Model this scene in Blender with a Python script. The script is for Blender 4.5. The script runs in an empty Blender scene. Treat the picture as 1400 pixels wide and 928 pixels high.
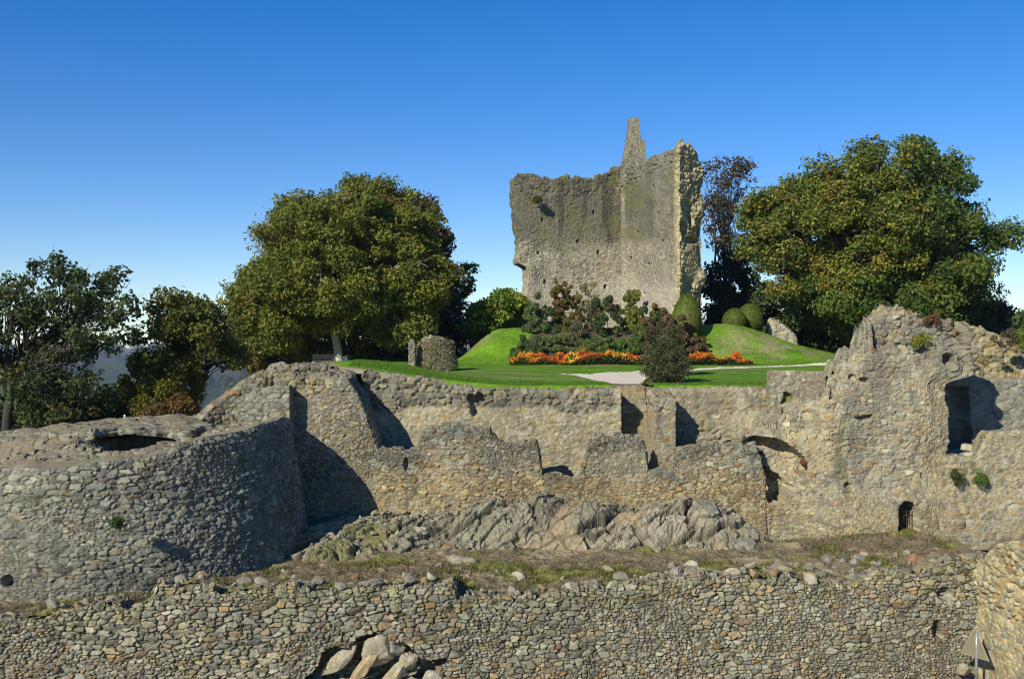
import bpy, math, random
import numpy as np
from mathutils import Vector

# ------------------------------------------------------------------ frame
F = 1501.0            # focal length in photo pixels (photo 1400 wide)
HOR = 480.0           # photo row of the horizon
scene = bpy.context.scene
COLL = scene.collection

def wx(px, Y): return (px - 700.0) / F * Y
def wz(py, Y): return (HOR - py) / F * Y
def ss(t):
    t = np.clip(t, 0, 1); return t * t * (3 - 2 * t)
def prof(points, Y):
    """photo-row profile -> function of world x on the plane at depth Y"""
    xs = np.array([wx(p[0], Y) for p in points]); zs = np.array([wz(p[1], Y) for p in points])
    return lambda x: np.interp(x, xs, zs)

# ------------------------------------------------------------------ noise
def _h(ix, iy, iz, seed):
    a = (ix.astype(np.int64) * 374761393 + iy.astype(np.int64) * 668265263 + iz.astype(np.int64) * 2147483647 + seed * 1274126177) & 0xFFFFFFFF
    a = ((a ^ (a >> 13)) * 1274126177) & 0xFFFFFFFF
    a = ((a ^ (a >> 16)) * 2246822519) & 0xFFFFFFFF
    a = a ^ (a >> 15)
    return a.astype(np.float64) / 4294967295.0
def hash2(i, j, seed):
    i = np.asarray(i); j = np.asarray(j)
    return _h(i, j, np.zeros_like(i), seed)
def vnoise(x, y, z, seed=0):
    x, y, z = np.broadcast_arrays(np.asarray(x, float), np.asarray(y, float), np.asarray(z, float))
    x0 = np.floor(x); y0 = np.floor(y); z0 = np.floor(z)
    fx = x - x0; fy = y - y0; fz = z - z0
    fx = fx**3 * (fx * (fx * 6 - 15) + 10); fy = fy**3 * (fy * (fy * 6 - 15) + 10); fz = fz**3 * (fz * (fz * 6 - 15) + 10)
    x0 = x0.astype(np.int64); y0 = y0.astype(np.int64); z0 = z0.astype(np.int64)
    r = 0
    for dz in (0, 1):
        wz_ = fz if dz else 1 - fz
        for dy in (0, 1):
            wy_ = fy if dy else 1 - fy
            a = _h(x0, y0 + dy, z0 + dz, seed); b = _h(x0 + 1, y0 + dy, z0 + dz, seed)
            r = r + wz_ * wy_ * (a + (b - a) * fx)
    return r * 2 - 1
def vnoise2(x, y, seed=0):
    x, y = np.broadcast_arrays(np.asarray(x, float), np.asarray(y, float))
    x0 = np.floor(x); y0 = np.floor(y); fx = x - x0; fy = y - y0
    fx = fx**3 * (fx * (fx * 6 - 15) + 10); fy = fy**3 * (fy * (fy * 6 - 15) + 10)
    x0 = x0.astype(np.int64); y0 = y0.astype(np.int64)
    a = hash2(x0, y0, seed); b = hash2(x0 + 1, y0, seed); c = hash2(x0, y0 + 1, seed); d = hash2(x0 + 1, y0 + 1, seed)
    return ((a + (b - a) * fx) * (1 - fy) + (c + (d - c) * fx) * fy) * 2 - 1
def fbm(x, y, seed=0, octv=4, gain=.5):
    r = 0; a = 1; t = 0
    for o in range(octv):
        r = r + a * vnoise2(x * 2**o + 17.3 * o, y * 2**o - 9.1 * o, seed + o * 13); t += a; a *= gain
    return r / t
def fbm3(x, y, z, seed=0, octv=3, gain=.5):
    r = 0; a = 1; t = 0
    for o in range(octv):
        r = r + a * vnoise(x * 2**o + 17.3 * o, y * 2**o - 9.1 * o, z * 2**o + 3.7 * o, seed + o * 13); t += a; a *= gain
    return r / t

# ------------------------------------------------------------------ stone pattern
def stones(u, v, cw, ch, seed, warp=1.0):
    """weighted squarish cells laid in uneven courses -> joint distance, three random numbers, offset within the stone"""
    shp = u.shape; u = u.ravel(); v = v.ravel()
    uu = u + warp * (.20 * cw * vnoise2(u / cw * 1.3, v / ch * 1.3, seed + 5) + .07 * cw * vnoise2(u / cw * 4, v / ch * 4, seed + 6))
    vv = v + warp * (.18 * ch * vnoise2(u / cw * 1.1, v / ch * 1.1, seed + 7) + .5 * ch * vnoise2(u * .35, v * .5, seed + 8) + .07 * ch * vnoise2(u / cw * 4, v / ch * 4, seed + 9))
    j0 = np.floor(vv / ch).astype(np.int64)
    F1 = np.full(u.shape, 9.); F2 = np.full(u.shape, 9.)
    I = np.zeros(u.shape, np.int64); J = np.zeros(u.shape, np.int64); DU = np.zeros(u.shape); DV = np.zeros(u.shape)
    for dj in (-1, 0, 1):
        j = j0 + dj
        off = hash2(j, j * 0, seed + 1)
        i0 = np.floor(uu / cw - off).astype(np.int64)
        for di in (-1, 0, 1):
            i = i0 + di
            r1 = hash2(i, j, seed + 2); r2 = hash2(i, j, seed + 3); r3 = hash2(i, j, seed + 4)
            du = uu / cw - (i + .5 + (r1 - .5) * .62 + off); dv = vv / ch - (j + .5 + (r2 - .5) * .6)
            asp = .74 + .62 * hash2(i, j, seed + 11); sk = (hash2(i, j, seed + 12) - .5) * .5
            a = ((du + sk * dv) * asp)**2; b = (dv / asp**.6)**2
            a2 = a * a; b2 = b * b
            d = (a2 * a2 + b2 * b2)**.125 * .72 + .30 * np.sqrt(a + b) - (r3**2.2 * .66 - .17)
            m = d < F1
            F2 = np.where(m, F1, np.minimum(F2, d)); F1 = np.where(m, d, F1)
            I = np.where(m, i, I); J = np.where(m, j, J); DU = np.where(m, du, DU); DV = np.where(m, dv, DV)
    e = (F2 - F1) * .5 * min(cw, ch)
    R = [hash2(I, J, seed + 20 + k).reshape(shp) for k in range(4)]
    return e.reshape(shp), R, DU.reshape(shp), DV.reshape(shp)

PAL = [  # cumulative share, colour
    (.26, (.300, .288, .245)), (.40, (.245, .250, .240)), (.56, (.350, .318, .245)), (.68, (.385, .325, .215)),
    (.76, (.425, .400, .330)), (.84, (.215, .205, .180)), (.90, (.375, .270, .165)), (.94, (.330, .215, .150)),
    (.965, (.390, .240, .095)), (1.01, (.470, .450, .395))]
PAL_GREY = [(.35, (.285, .283, .255)), (.6, (.230, .238, .232)), (.75, (.345, .325, .270)), (.87, (.195, .192, .175)), (.93, (.360, .285, .180)), (1.01, (.430, .415, .370))]
PAL_WARM = [(.25, (.345, .305, .225)), (.45, (.400, .335, .215)), (.62, (.290, .275, .230)), (.74, (.440, .405, .320)), (.86, (.375, .285, .180)), (.93, (.335, .255, .165)), (1.01, (.400, .280, .130))]
PAL_YELLOW = [(.3, (.45, .36, .20)), (.6, (.40, .34, .23)), (.8, (.50, .42, .27)), (.9, (.31, .30, .27)), (1.01, (.42, .28, .14))]
PAL_KEEP = [(.3, (.37, .345, .285)), (.55, (.42, .385, .305)), (.75, (.31, .295, .25)), (.88, (.47, .43, .34)), (1.01, (.36, .29, .20))]
def pick(pal, r):
    c = np.array([p[0] for p in pal]); k = np.searchsorted(c, r)
    q = np.array([p[1] for p in pal]); q = q * .80 + q.mean(0) * .20
    return (q * np.array((.975, .985, .83)) * .71)[np.clip(k, 0, len(pal) - 1)]

DEF = dict(cw=.36, ch=.24, seed=1, joint=.035, depth=.05, out=.05, tilt=.05, pal=PAL, mortar=(.25, .205, .135), fill=.45, micro=.012)
def masonry(u, v, st, rough=None):
    s = dict(DEF); s.update(st); s['mortar'] = tuple(.74 * q for q in s['mortar'])
    def one(cw, ch, seed, k, pal):
        e, R, du, dv = stones(u, v, cw, ch, seed)
        f = np.clip(e / s['joint'], 0, 1)**.7
        h = -s['depth'] * 1.2 * k * (1 - f) + f * ((R[0] - .5) * s['out'] * k + (R[1] - .5) * s['tilt'] * k * du * 2 + (R[2] - .5) * s['tilt'] * k * dv * 2 - .012 * k * (du * du + dv * dv))
        c = pick(pal, R[3]) * (0.80 + .4 * R[1])[..., None]
        # some joints pointed with lime, some open
        open_ = ss(.5 + 1.2 * fbm(u * .6, v * .6, seed + 51, 3) - (s['fill'] - .5) * 1.6)
        mort = np.array(s['mortar']) * (1 - .62 * open_)[..., None]
        mw = (1 - ss((e - .004) / (s['joint'] * .55)))[..., None]
        return h, c * (1 - mw) + mort * mw, open_
    h, c, o = one(s['cw'], s['ch'], s['seed'], 1.0, s['pal'])
    # face patched up with smaller stones in places
    k2 = ss((fbm(u * .5, v * .7, s['seed'] + 71, 4) - .02) / .08)
    if s.get('mix', True):
        h2, c2, _ = one(s['cw'] * .55, s['ch'] * .62, s['seed'] + 300, .75, s['pal'])
        h = h * (1 - k2) + h2 * k2; c = c * (1 - k2[..., None]) + c2 * k2[..., None]
    if rough is not None:
        rc = s.get('rough_cell', .34)
        h3, c3, _ = one(rc, rc * .8, s['seed'] + 600, s.get('rough_k', 3.0), s.get('rough_pal', PAL_WARM))
        h3 = h3 + .12 * fbm(u * 1.1, v * 1.1, s['seed'] + 81, 3)
        h = h * (1 - rough) + h3 * rough; c = c * (1 - rough[..., None]) + c3 * rough[..., None]
    h = h + s['micro'] * (fbm(u * 9, v * 9, s['seed'] + 91, 2) * 1.3 + np.abs(fbm(u * 17, v * 17, s['seed'] + 92, 2)) * .9)
    # weather stains, lichen and damp: shapes of their own
    big = fbm(u * .35, v * .22, s['seed'] + 95, 4)
    c = c * (1 + .34 * big)[..., None]
    lich = ss((fbm(u * 5, v * 5, s['seed'] + 97, 3) - .22) / .2) * .45
    c = c * (1 - lich[..., None]) + np.array((.33, .325, .26)) * lich[..., None]
    dk = ss((fbm(u * 3.1, v * 2.2, s['seed'] + 99, 3) - .2) / .22) * .45
    c = c * (1 - dk[..., None])+ np.array((.10, .098, .085)) * dk[..., None]
    return h, c

# ------------------------------------------------------------------ object helpers
def tag(o, label=None, cat=None, group=None, kind=None):
    if label: o['label'] = label
    if cat: o['category'] = cat
    if group: o['group'] = group
    if kind: o['kind'] = kind
    return o
WL = {}
def empty(name, loc, label=None, cat=None, group=None):
    o = bpy.data.objects.new(name, None); COLL.objects.link(o); o.location = loc; WL[o.name] = np.array(loc, float)
    return tag(o, label, cat, group)
def mesh_obj(name, V, Q, mat, col=None, parent=None, smooth=True, loc=(0, 0, 0), T=None):
    """V (n,3), Q quads (m,4) and/or T triangles, per-vertex colour"""
    V = np.asarray(V, np.float32).reshape(-1, 3) - np.array(loc, np.float32)
    Q = np.zeros((0, 4), np.int32) if Q is None else np.asarray(Q, np.int32).reshape(-1, 4)
    T = np.zeros((0, 3), np.int32) if T is None else np.asarray(T, np.int32).reshape(-1, 3)
    me = bpy.data.meshes.new(name)
    me.vertices.add(len(V)); me.vertices.foreach_set('co', V.ravel())
    nl = Q.size + T.size
    me.loops.add(nl); me.loops.foreach_set('vertex_index', np.concatenate([Q.ravel(), T.ravel()]).astype(np.int32))
    npoly = len(Q) + len(T)
    me.polygons.add(npoly)
    ls = np.concatenate([np.arange(len(Q)) * 4, Q.size + np.arange(len(T)) * 3]).astype(np.int32)
    me.polygons.foreach_set('loop_start', ls)
    me.update(calc_edges=True)
    me.polygons.foreach_set('use_smooth', np.full(npoly, smooth))
    if col is not None:
        c = np.ones((len(V), 4), np.float32); c[:, :3] = np.asarray(col, np.float32).reshape(-1, 3)
        ca = me.color_attributes.new('Col', 'FLOAT_COLOR', 'POINT'); ca.data.foreach_set('color', c.ravel())
    me.materials.append(mat); me.validate()
    o = bpy.data.objects.new(name, me); COLL.objects.link(o)
    WL[o.name] = np.array(loc, float)
    if parent is None: o.location = loc
    else:
        o.parent = parent; o.location = WL[o.name] - WL[parent.name]
    return o
def grid_quads(nr, nc, close=False):
    r = np.arange(nr - 1)[:, None]; n = nc if close else nc - 1
    c = np.arange(n)[None, :]; c1 = (c + 1) % nc
    return np.stack([r * nc + c, r * nc + c1, (r + 1) * nc + c1, (r + 1) * nc + c], -1).reshape(-1, 4)

def wall_outline(pts, half, res, back=3.0, pr=None):
    pts = np.array(pts, float)
    seg = np.hypot(*np.diff(pts, axis=0).T); L = np.concatenate([[0], np.cumsum(seg)])
    n = max(8, int(L[-1] / res)); s = np.linspace(0, L[-1], n)
    if pr is not None:
        sf = np.linspace(0, L[-1], n * 12); cx = np.interp(sf, L, pts[:, 0]); zz = pr(cx); al = np.concatenate([[0], np.cumsum(np.hypot(np.diff(sf), np.diff(zz) * .8))])
        s = np.interp(np.linspace(0, al[-1], int(al[-1] / res)), al, sf)
    def C(q): return np.stack([np.interp(q, L, pts[:, 0]), np.interp(q, L, pts[:, 1])], -1)
    def N(q):
        d = C(np.clip(q + .15, 0, L[-1])) - C(np.clip(q - .15, 0, L[-1])); d /= np.linalg.norm(d, axis=1)[:, None]
        return np.stack([d[:, 1], -d[:, 0]], -1)
    P = [C(s) + N(s) * half]; S = [s]; NR = [N(s)]
    k = max(3, int(2 * half / res))
    f = np.linspace(half, -half, k + 2)[1:-1]
    e = np.array([L[-1]]); nE = N(e)[0]; tE = np.array([-nE[1], nE[0]])
    P.append(C(e)[0] + f[:, None] * nE); S.append(np.full(k, L[-1])); NR.append(np.tile(tE, (k, 1)))
    nb = max(4, int(L[-1] / (res * back))); sb = np.linspace(L[-1], 0, nb)
    P.append(C(sb) - N(sb) * half); S.append(sb); NR.append(-N(sb))
    e = np.array([0.]); nE = N(e)[0]; tE = np.array([-nE[1], nE[0]])
    P.append(C(e)[0] - f[:, None] * nE); S.append(np.zeros(k)); NR.append(np.tile(-tE, (k, 1)))
    P = np.concatenate(P); S = np.concatenate(S); NR = np.concatenate(NR)
    for _ in range(2):
        NR = NR + .5 * (np.roll(NR, 1, 0) + np.roll(NR, -1, 0)); NR /= np.linalg.norm(NR, axis=1)[:, None]
    inset = min(half, L[-1] * .45)
    sm = np.clip(S, inset, L[-1] - inset)
    return dict(pos=P, nrm=NR, s=S, med=C(sm), sm=sm)
def circle_outline(c, R, res, fine=(-3.4, .6), back=4.0):
    a = [fine[0]]
    while a[-1] < fine[1]: a.append(a[-1] + res / R)
    end = fine[0] + 2 * math.pi
    b = np.arange(a[-1] + res * back / R, end - res * back / R * .5, res * back / R)
    a = np.concatenate([a, b]); d = np.stack([np.cos(a), np.sin(a)], -1)
    return dict(pos=np.array(c) + d * R, nrm=d, s=a * R, med=np.tile(np.array(c, float), (len(a), 1)), sm=a * R)

def mass(name, out, zb, zt, res, st, mat, macro=None, rough=None, tint=None, toptint=None, parent=None, topamp=1.0, edge=.07, taper=0.0, warp=None, kmax=70):
    P, NR, S, M, SM = out['pos'], out['nrm'], out['s'], out['med'], out['sm']
    n = len(P)
    u = np.concatenate([[0], np.cumsum(np.hypot(*np.diff(P, axis=0).T))])
    top = zt(P[:, 0], P[:, 1], S); bot = np.full(n, float(zb)) if not callable(zb) else zb(P[:, 0], P[:, 1])
    top = np.maximum(top, bot + .05)
    R = max(3, int(np.ceil((top - bot).max() / res)))
    t = np.linspace(0, 1, R + 1)[:, None]
    Z = np.minimum(bot + t * (top - bot).max(), top)
    X = np.tile(P[:, 0], (R + 1, 1)); Yv = np.tile(P[:, 1], (R + 1, 1)); U = np.tile(u, (R + 1, 1)); SS = np.tile(S, (R + 1, 1))
    NX = np.tile(NR[:, 0], (R + 1, 1)); NY = np.tile(NR[:, 1], (R + 1, 1))
    rg = rough(X, Yv, Z) if rough else None
    h, c = masonry(U, Z, st, rg)
    h = h - edge * np.clip((Z - (top - .22)) / .22, 0, 1)**2 + taper * (top.max() - Z)
    if macro: h = h + macro(X, Yv, Z, SS, NX, NY)
    if tint: c = tint(c, X, Yv, Z, U)
    V = np.stack([X + NX * h, Yv + NY * h, Z], -1)
    # top
    dist = np.hypot(*(V[-1, :, :2] - M).T).max()
    K = int(min(kmax, max(3, np.ceil(dist / (res * 1.6)))))
    f = (np.arange(1, K + 1) / K)[:, None]
    TX = V[-1, :, 0] * (1 - f) + M[:, 0] * f; TY = V[-1, :, 1] * (1 - f) + M[:, 1] * f
    TS = S * (1 - f) + SM * f
    e, Rr, du, dv = stones(TX, TY, .42, .36, st.get('seed', 1) + 900)
    fe = ss(e / .05)
    th = topamp * ((Rr[0] - .4) * .13 * fe - .05 * (1 - fe) + .05 * fbm(TX * 2, TY * 2, st.get('seed', 1) + 901, 3))
    TZ = zt(TX, TY, TS) + th * ss(f * 4)
    TZ = np.maximum(TZ, bot + .05)
    tc = pick(st.get('toppal', PAL), Rr[3]) * (.8 + .4 * Rr[1])[..., None]
    soil = ss((fbm(TX * .9, TY * .9, st.get('seed', 1) + 902, 3) + .1) / .25)[..., None] * .8
    soil = np.maximum(soil, (1 - ss(e / .04))[..., None])
    tc = tc * (1 - soil) + np.array((.215, .175, .11)) * soil * (0.8 + .4 * Rr[2])[..., None]
    if toptint: tc = toptint(tc, TX, TY, TZ)
    # broken ends and steps show masonry, not soil
    ds = np.hypot(np.gradient(TX, axis=1), np.gradient(TY, axis=1)) + 1e-4
    stp = np.abs(np.gradient(TZ, axis=1)) / ds
    stp = ss((stp - .7) / .6)
    if stp.max() > 0:
        k9 = dict(st); k9['seed'] = st.get('seed', 1) + 40; k9['mix'] = False
        hs_, cs_ = masonry(TY + .35 * TX, TZ, k9)
        sg = -np.sign(np.gradient(TZ, axis=1)) * np.sign(np.gradient(TX, axis=1))
        TX = TX + sg * hs_ * stp * 1.6; TZ = TZ + .06 * stp * fbm(TX * 4, TY * 4, 999, 3)
        tc = tc * (1 - stp[..., None]) + cs_ * stp[..., None]
    V = np.concatenate([V.reshape(-1, 3), np.stack([TX, TY, TZ], -1).reshape(-1, 3)])
    if warp: V = warp(V)
    Cc = np.concatenate([c.reshape(-1, 3), tc.reshape(-1, 3)])
    Q = grid_quads(R + 1 + K, n, True)
    ctr = P.mean(0)
    return mesh_obj(name, V, Q, mat, np.clip(Cc, .01, .8), parent, True, (float(ctr[0]), float(ctr[1]), float(bot.min())))

def rag(s, amp, seed, cell=.36):
    i = np.floor(s / cell + .3 * vnoise2(s * 2, s * 0, seed + 3)).astype(np.int64)
    return amp * ((hash2(i, i * 0, seed) - .5) + .8 * fbm(s * .7, s * 0 + seed, seed + 1, 3))
def bump(x, z, cx, cz, rx, rz, p=2.):
    d = (np.abs((x - cx) / rx))**p + (np.abs((z - cz) / rz))**p
    return ss((1.45 - d) / 1.0)

# ------------------------------------------------------------------ materials
def newmat(name):
    m = bpy.data.materials.new(name); m.use_nodes = True
    nt = m.node_tree; nt.nodes.clear()
    return m, nt, nt.nodes, nt.links
def stone_mat(name, scale=1.0, bump_s=.5, mott=.55, rough=.93):
    m, nt, N, L = newmat(name)
    out = N.new('ShaderNodeOutputMaterial'); b = N.new('ShaderNodeBsdfPrincipled'); b.inputs['Roughness'].default_value = rough
    b.inputs['Specular IOR Level'].default_value = .18
    at = N.new('ShaderNodeAttribute'); at.attribute_name = 'Col'
    tc = N.new('ShaderNodeTexCoord')
    n1 = N.new('ShaderNodeTexNoise'); n1.inputs['Scale'].default_value = 9 * scale; n1.inputs['Detail'].default_value = 6; n1.inputs['Roughness'].default_value = .7
    n2 = N.new('ShaderNodeTexNoise'); n2.inputs['Scale'].default_value = 38 * scale; n2.inputs['Detail'].default_value = 4; n2.inputs['Roughness'].default_value = .65
    for n in (n1, n2): L.new(tc.outputs['Object'], n.inputs['Vector'])
    r1 = N.new('ShaderNodeMapRange'); r1.inputs[1].default_value = .25; r1.inputs[2].default_value = .75; r1.inputs[3].default_value = 1 - mott * .6; r1.inputs[4].default_value = 1 + mott * .6
    L.new(n1.outputs['Fac'], r1.inputs[0])
    r2 = N.new('ShaderNodeMapRange'); r2.inputs[1].default_value = .3; r2.inputs[2].default_value = .7; r2.inputs[3].default_value = 1 - mott * .8; r2.inputs[4].default_value = 1 + mott * .8
    L.new(n2.outputs['Fac'], r2.inputs[0])
    mul = N.new('ShaderNodeMath'); mul.operation = 'MULTIPLY'; L.new(r1.outputs[0], mul.inputs[0]); L.new(r2.outputs[0], mul.inputs[1])
    vm = N.new('ShaderNodeVectorMath'); vm.operation = 'SCALE'; L.new(at.outputs['Color'], vm.inputs[0]); L.new(mul.outputs[0], vm.inputs['Scale'])
    L.new(vm.outputs[0], b.inputs['Base Color'])
    bm = N.new('ShaderNodeBump'); bm.inputs['Strength'].default_value = bump_s; bm.inputs['Distance'].default_value = .03
    ad = N.new('ShaderNodeMath'); ad.operation = 'ADD'; L.new(n1.outputs['Fac'], ad.inputs[0]); L.new(n2.outputs['Fac'], ad.inputs[1])
    L.new(ad.outputs[0], bm.inputs['Height']); L.new(bm.outputs[0], b.inputs['Normal'])
    L.new(b.outputs[0], out.inputs[0]); return m
def leaf_mat(name, trans=.34, gloss=.35):
    m, nt, N, L = newmat(name)
    out = N.new('ShaderNodeOutputMaterial'); b = N.new('ShaderNodeBsdfPrincipled'); b.inputs['Roughness'].default_value = .55
    b.inputs['Specular IOR Level'].default_value = gloss
    at = N.new('ShaderNodeAttribute'); at.attribute_name = 'Col'; L.new(at.outputs['Color'], b.inputs['Base Color'])
    t = N.new('ShaderNodeBsdfTranslucent')
    g = N.new('ShaderNodeVectorMath'); g.operation = 'MULTIPLY'; g.inputs[1].default_value = (1.25, 1.15, .5); L.new(at.outputs['Color'], g.inputs[0])
    L.new(g.outputs[0], t.inputs['Color'])
    mx = N.new('ShaderNodeMixShader'); mx.inputs[0].default_value = trans
    L.new(b.outputs[0], mx.inputs[1]); L.new(t.outputs[0], mx.inputs[2]); L.new(mx.outputs[0], out.inputs[0]); return m
def flat_mat(name, col, rough=.6, metal=0., noise=.25, sc=20):
    m, nt, N, L = newmat(name)
    out = N.new('ShaderNodeOutputMaterial'); b = N.new('ShaderNodeBsdfPrincipled'); b.inputs['Roughness'].default_value = rough; b.inputs['Metallic'].default_value = metal
    tc = N.new('ShaderNodeTexCoord'); n1 = N.new('ShaderNodeTexNoise'); n1.inputs['Scale'].default_value = sc; n1.inputs['Detail'].default_value = 5; L.new(tc.outputs['Object'], n1.inputs['Vector'])
    r = N.new('ShaderNodeMapRange'); r.inputs[1].default_value = .3; r.inputs[2].default_value = .7; r.inputs[3].default_value = 1 - noise; r.inputs[4].default_value = 1 + noise; L.new(n1.outputs['Fac'], r.inputs[0])
    v = N.new('ShaderNodeVectorMath'); v.operation = 'SCALE'; v.inputs[0].default_value = col; L.new(r.outputs[0], v.inputs['Scale']); L.new(v.outputs[0], b.inputs['Base Color'])
    L.new(b.outputs[0], out.inputs[0]); return m
M_STONE = stone_mat('rubble masonry'); M_KEEP = stone_mat('keep masonry', .6, .5, .6); M_ROCK = stone_mat('bedrock', .7, .8, .5, .9)
M_GROUND = stone_mat('ground', 1.2, .6, .5, .97); M_LAWN = stone_mat('mown grass', .45, .6, .75, .9); M_PATH = stone_mat('gravel', 2.5, .3, .2, .97)
M_LEAF = leaf_mat('leaves'); M_DARKLEAF = leaf_mat('evergreen leaves', .12, .3); M_PETAL = leaf_mat('petals', .3, .2)
M_BARK = stone_mat('bark', 1.5, .7, .5); M_DRY = leaf_mat('dry grass', .25, .1)
M_IRON = flat_mat('rusty iron', (.07, .035, .025), .7, .4); M_GALV = flat_mat('galvanised steel', (.32, .36, .38), .45, .6, .15)
M_SIGN = flat_mat('sign back', (.21, .19, .115), .6, .1, .15); M_RIM = flat_mat('sign rim', (.40, .39, .30), .5, .0, .1)
M_WHITE = flat_mat('white paint', (.75, .75, .72), .5, 0, .1); M_WOOD = flat_mat('weathered bench', (.016, .016, .017), .9, 0, .3)

# ------------------------------------------------------------------ camera, sun, sky
cd = bpy.data.cameras.new('camera'); cam = bpy.data.objects.new('camera', cd); COLL.objects.link(cam)
cd.sensor_width = 36; cd.lens = F / 1400 * 36; cd.shift_y = (HOR - 464) / 1400; cd.clip_start = .1; cd.clip_end = 20000
cam.rotation_euler = (math.pi / 2, 0, 0); scene.camera = cam
SUN_A, SUN_E = math.radians(35), math.radians(29)
sd = Vector((-math.sin(SUN_A) * math.cos(SUN_E), -math.cos(SUN_A) * math.cos(SUN_E), math.sin(SUN_E)))
sl = bpy.data.lights.new('sun', 'SUN'); so = bpy.data.objects.new('sun', sl); COLL.objects.link(so)
sl.energy = 5.0; sl.angle = math.radians(.5); sl.color = (1, .94, .80); so.rotation_euler = sd.to_track_quat('Z', 'Y').to_euler(); so.location = (-30, -20, 60)
w = bpy.data.worlds.new('World'); scene.world = w; w.use_nodes = True
nt = w.node_tree; nt.nodes.clear()
wo = nt.nodes.new('ShaderNodeOutputWorld'); bg = nt.nodes.new('ShaderNodeBackground'); sky = nt.nodes.new('ShaderNodeTexSky')
sky.sky_type = 'NISHITA'; sky.sun_disc = False; sky.sun_elevation = SUN_E; sky.sun_rotation = math.atan2(sd.x, sd.y)
sky.air_density = 1.0; sky.dust_density = .0; sky.ozone_density = 3.0; sky.altitude = 1500
hs = nt.nodes.new('ShaderNodeHueSaturation'); hs.inputs['Saturation'].default_value = 1.40; hs.inputs['Hue'].default_value = .516
nt.links.new(sky.outputs[0], hs.inputs['Color']); gm_ = nt.nodes.new('ShaderNodeGamma'); gm_.inputs[1].default_value = .90; nt.links.new(hs.outputs[0], gm_.inputs[0]); nt.links.new(gm_.outputs[0], bg.inputs[0]); bg.inputs[1].default_value = .132
nt.links.new(bg.outputs[0], wo.inputs[0])
scene.view_settings.view_transform = 'Standard'; scene.view_settings.look = 'None'; scene.view_settings.exposure = .28; scene.view_settings.gamma = 1
scene.render.engine = 'CYCLES'; scene.cycles.use_denoising = True; scene.cycles.filter_width = 1.1
scene.cycles.max_bounces = 6; scene.cycles.diffuse_bounces = 1; scene.cycles.transparent_max_bounces = 8
# ================================================================== masonry
# ---- front curtain wall: plan runs obliquely, nearer at one end
FS = .2194
def yf(x): return 33 + (x + 15.4) * FS
def fx(px):
    k = (px - 700) / F; return k * (33 + 15.4 * FS) / (1 - FS * k)
FP = [(-140, 860), (0, 852), (30, 846), (60, 838), (100, 834), (135, 828), (160, 830), (172, 838), (205, 828), (215, 800), (232, 806), (250, 798), (275, 800), (300, 812), (345, 806), (380, 806), (430, 806), (470, 806), (520, 806), (560, 802), (590, 798), (618, 794), (626, 818), (690, 820), (745, 816), (800, 805), (850, 806), (905, 794), (960, 792), (1010, 787), (1050, 790), (1075, 785), (1110, 797), (1160, 800), (1195, 792), (1225, 780), (1260, 784), (1300, 772), (1318, 770), (1345, 765)]
_fxs = np.array([fx(p[0]) for p in FP]); _fzs = np.array([wz(p[1], yf(fx(p[0]))) for p in FP])
def ftop(x): return np.interp(x, _fxs, _fzs)
FWP = [(fx(-150), yf(fx(-150))), (fx(1340), yf(fx(1340)))]
FH = .55
_n = np.array([FS, -1]) / math.hypot(FS, 1)
fc = [(p[0] - _n[0] * FH, p[1] - _n[1] * FH) for p in FWP]
HOLE = [(412, 935), (432, 912), (445, 892), (462, 886), (478, 888), (486, 872), (500, 866), (512, 866), (524, 870), (535, 880), (548, 878), (560, 884), (575, 900), (590, 902), (608, 898), (612, 908), (600, 918), (606, 940)]
def in_poly(px, py, poly):
    ins = np.zeros(px.shape, bool); n = len(poly)
    for i in range(n):
        x1, y1 = poly[i]; x2, y2 = poly[(i + 1) % n]
        if y1 == y2: continue
        c = ((y1 > py) != (y2 > py)) & (px < (x2 - x1) * (py - y1) / (y2 - y1) + x1)
        ins ^= c
    return ins
def topx(X, Y): return 700 + F * X / Y
def topy(Z, Y): return HOR - F * Z / Y
def front_macro(X, Y, Z, S, NX, NY):
    front = NY < -.5
    px = topx(X, Y) ; py = topy(Z, Y)
    nz = 3.5 * fbm(X * 3, Z * 3, 31, 3)
    hole = in_poly(px + nz, py + nz, HOLE) & front
    d = -1.9 * hole
    # little broken socket and a gap
    d = d - .45 * (bump(px + nz, py, 1283, 862, 7, 13) * front) - .3 * bump(px + nz, py, 1292, 812, 10, 9) * front
    d = d + front * (.10 * fbm(X * .5, Z * .6, 33, 3) + .05 * fbm(X * 1.7, Z * 1.7, 34, 2))
    return d
def front_tint(c, X, Y, Z, U):
    m = ss((fbm(X * .8, Z * 1.4, 41, 3) + (Z - ftop(X)) * .9 + .45) / .25)[..., None] * .35
    return c * (1 - m) + c * np.array((.85, .92, .5)) * m
mass('curtain_wall', wall_outline(fc, FH, .025, pr=ftop), -11.9, lambda x, y, s: ftop(x) + rag(x, .16, 11), .025,
     dict(cw=.29, ch=.152, seed=11, joint=.018, depth=.085, out=.065, tilt=.07, fill=.12, mortar=(.20, .17, .105)), M_STONE, macro=front_macro, tint=front_tint, topamp=1.3)
tag(bpy.context.scene.objects['curtain_wall'], 'long lower wall of grey rubble stones with a collapsed hole full of slabs', 'stone wall')

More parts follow.
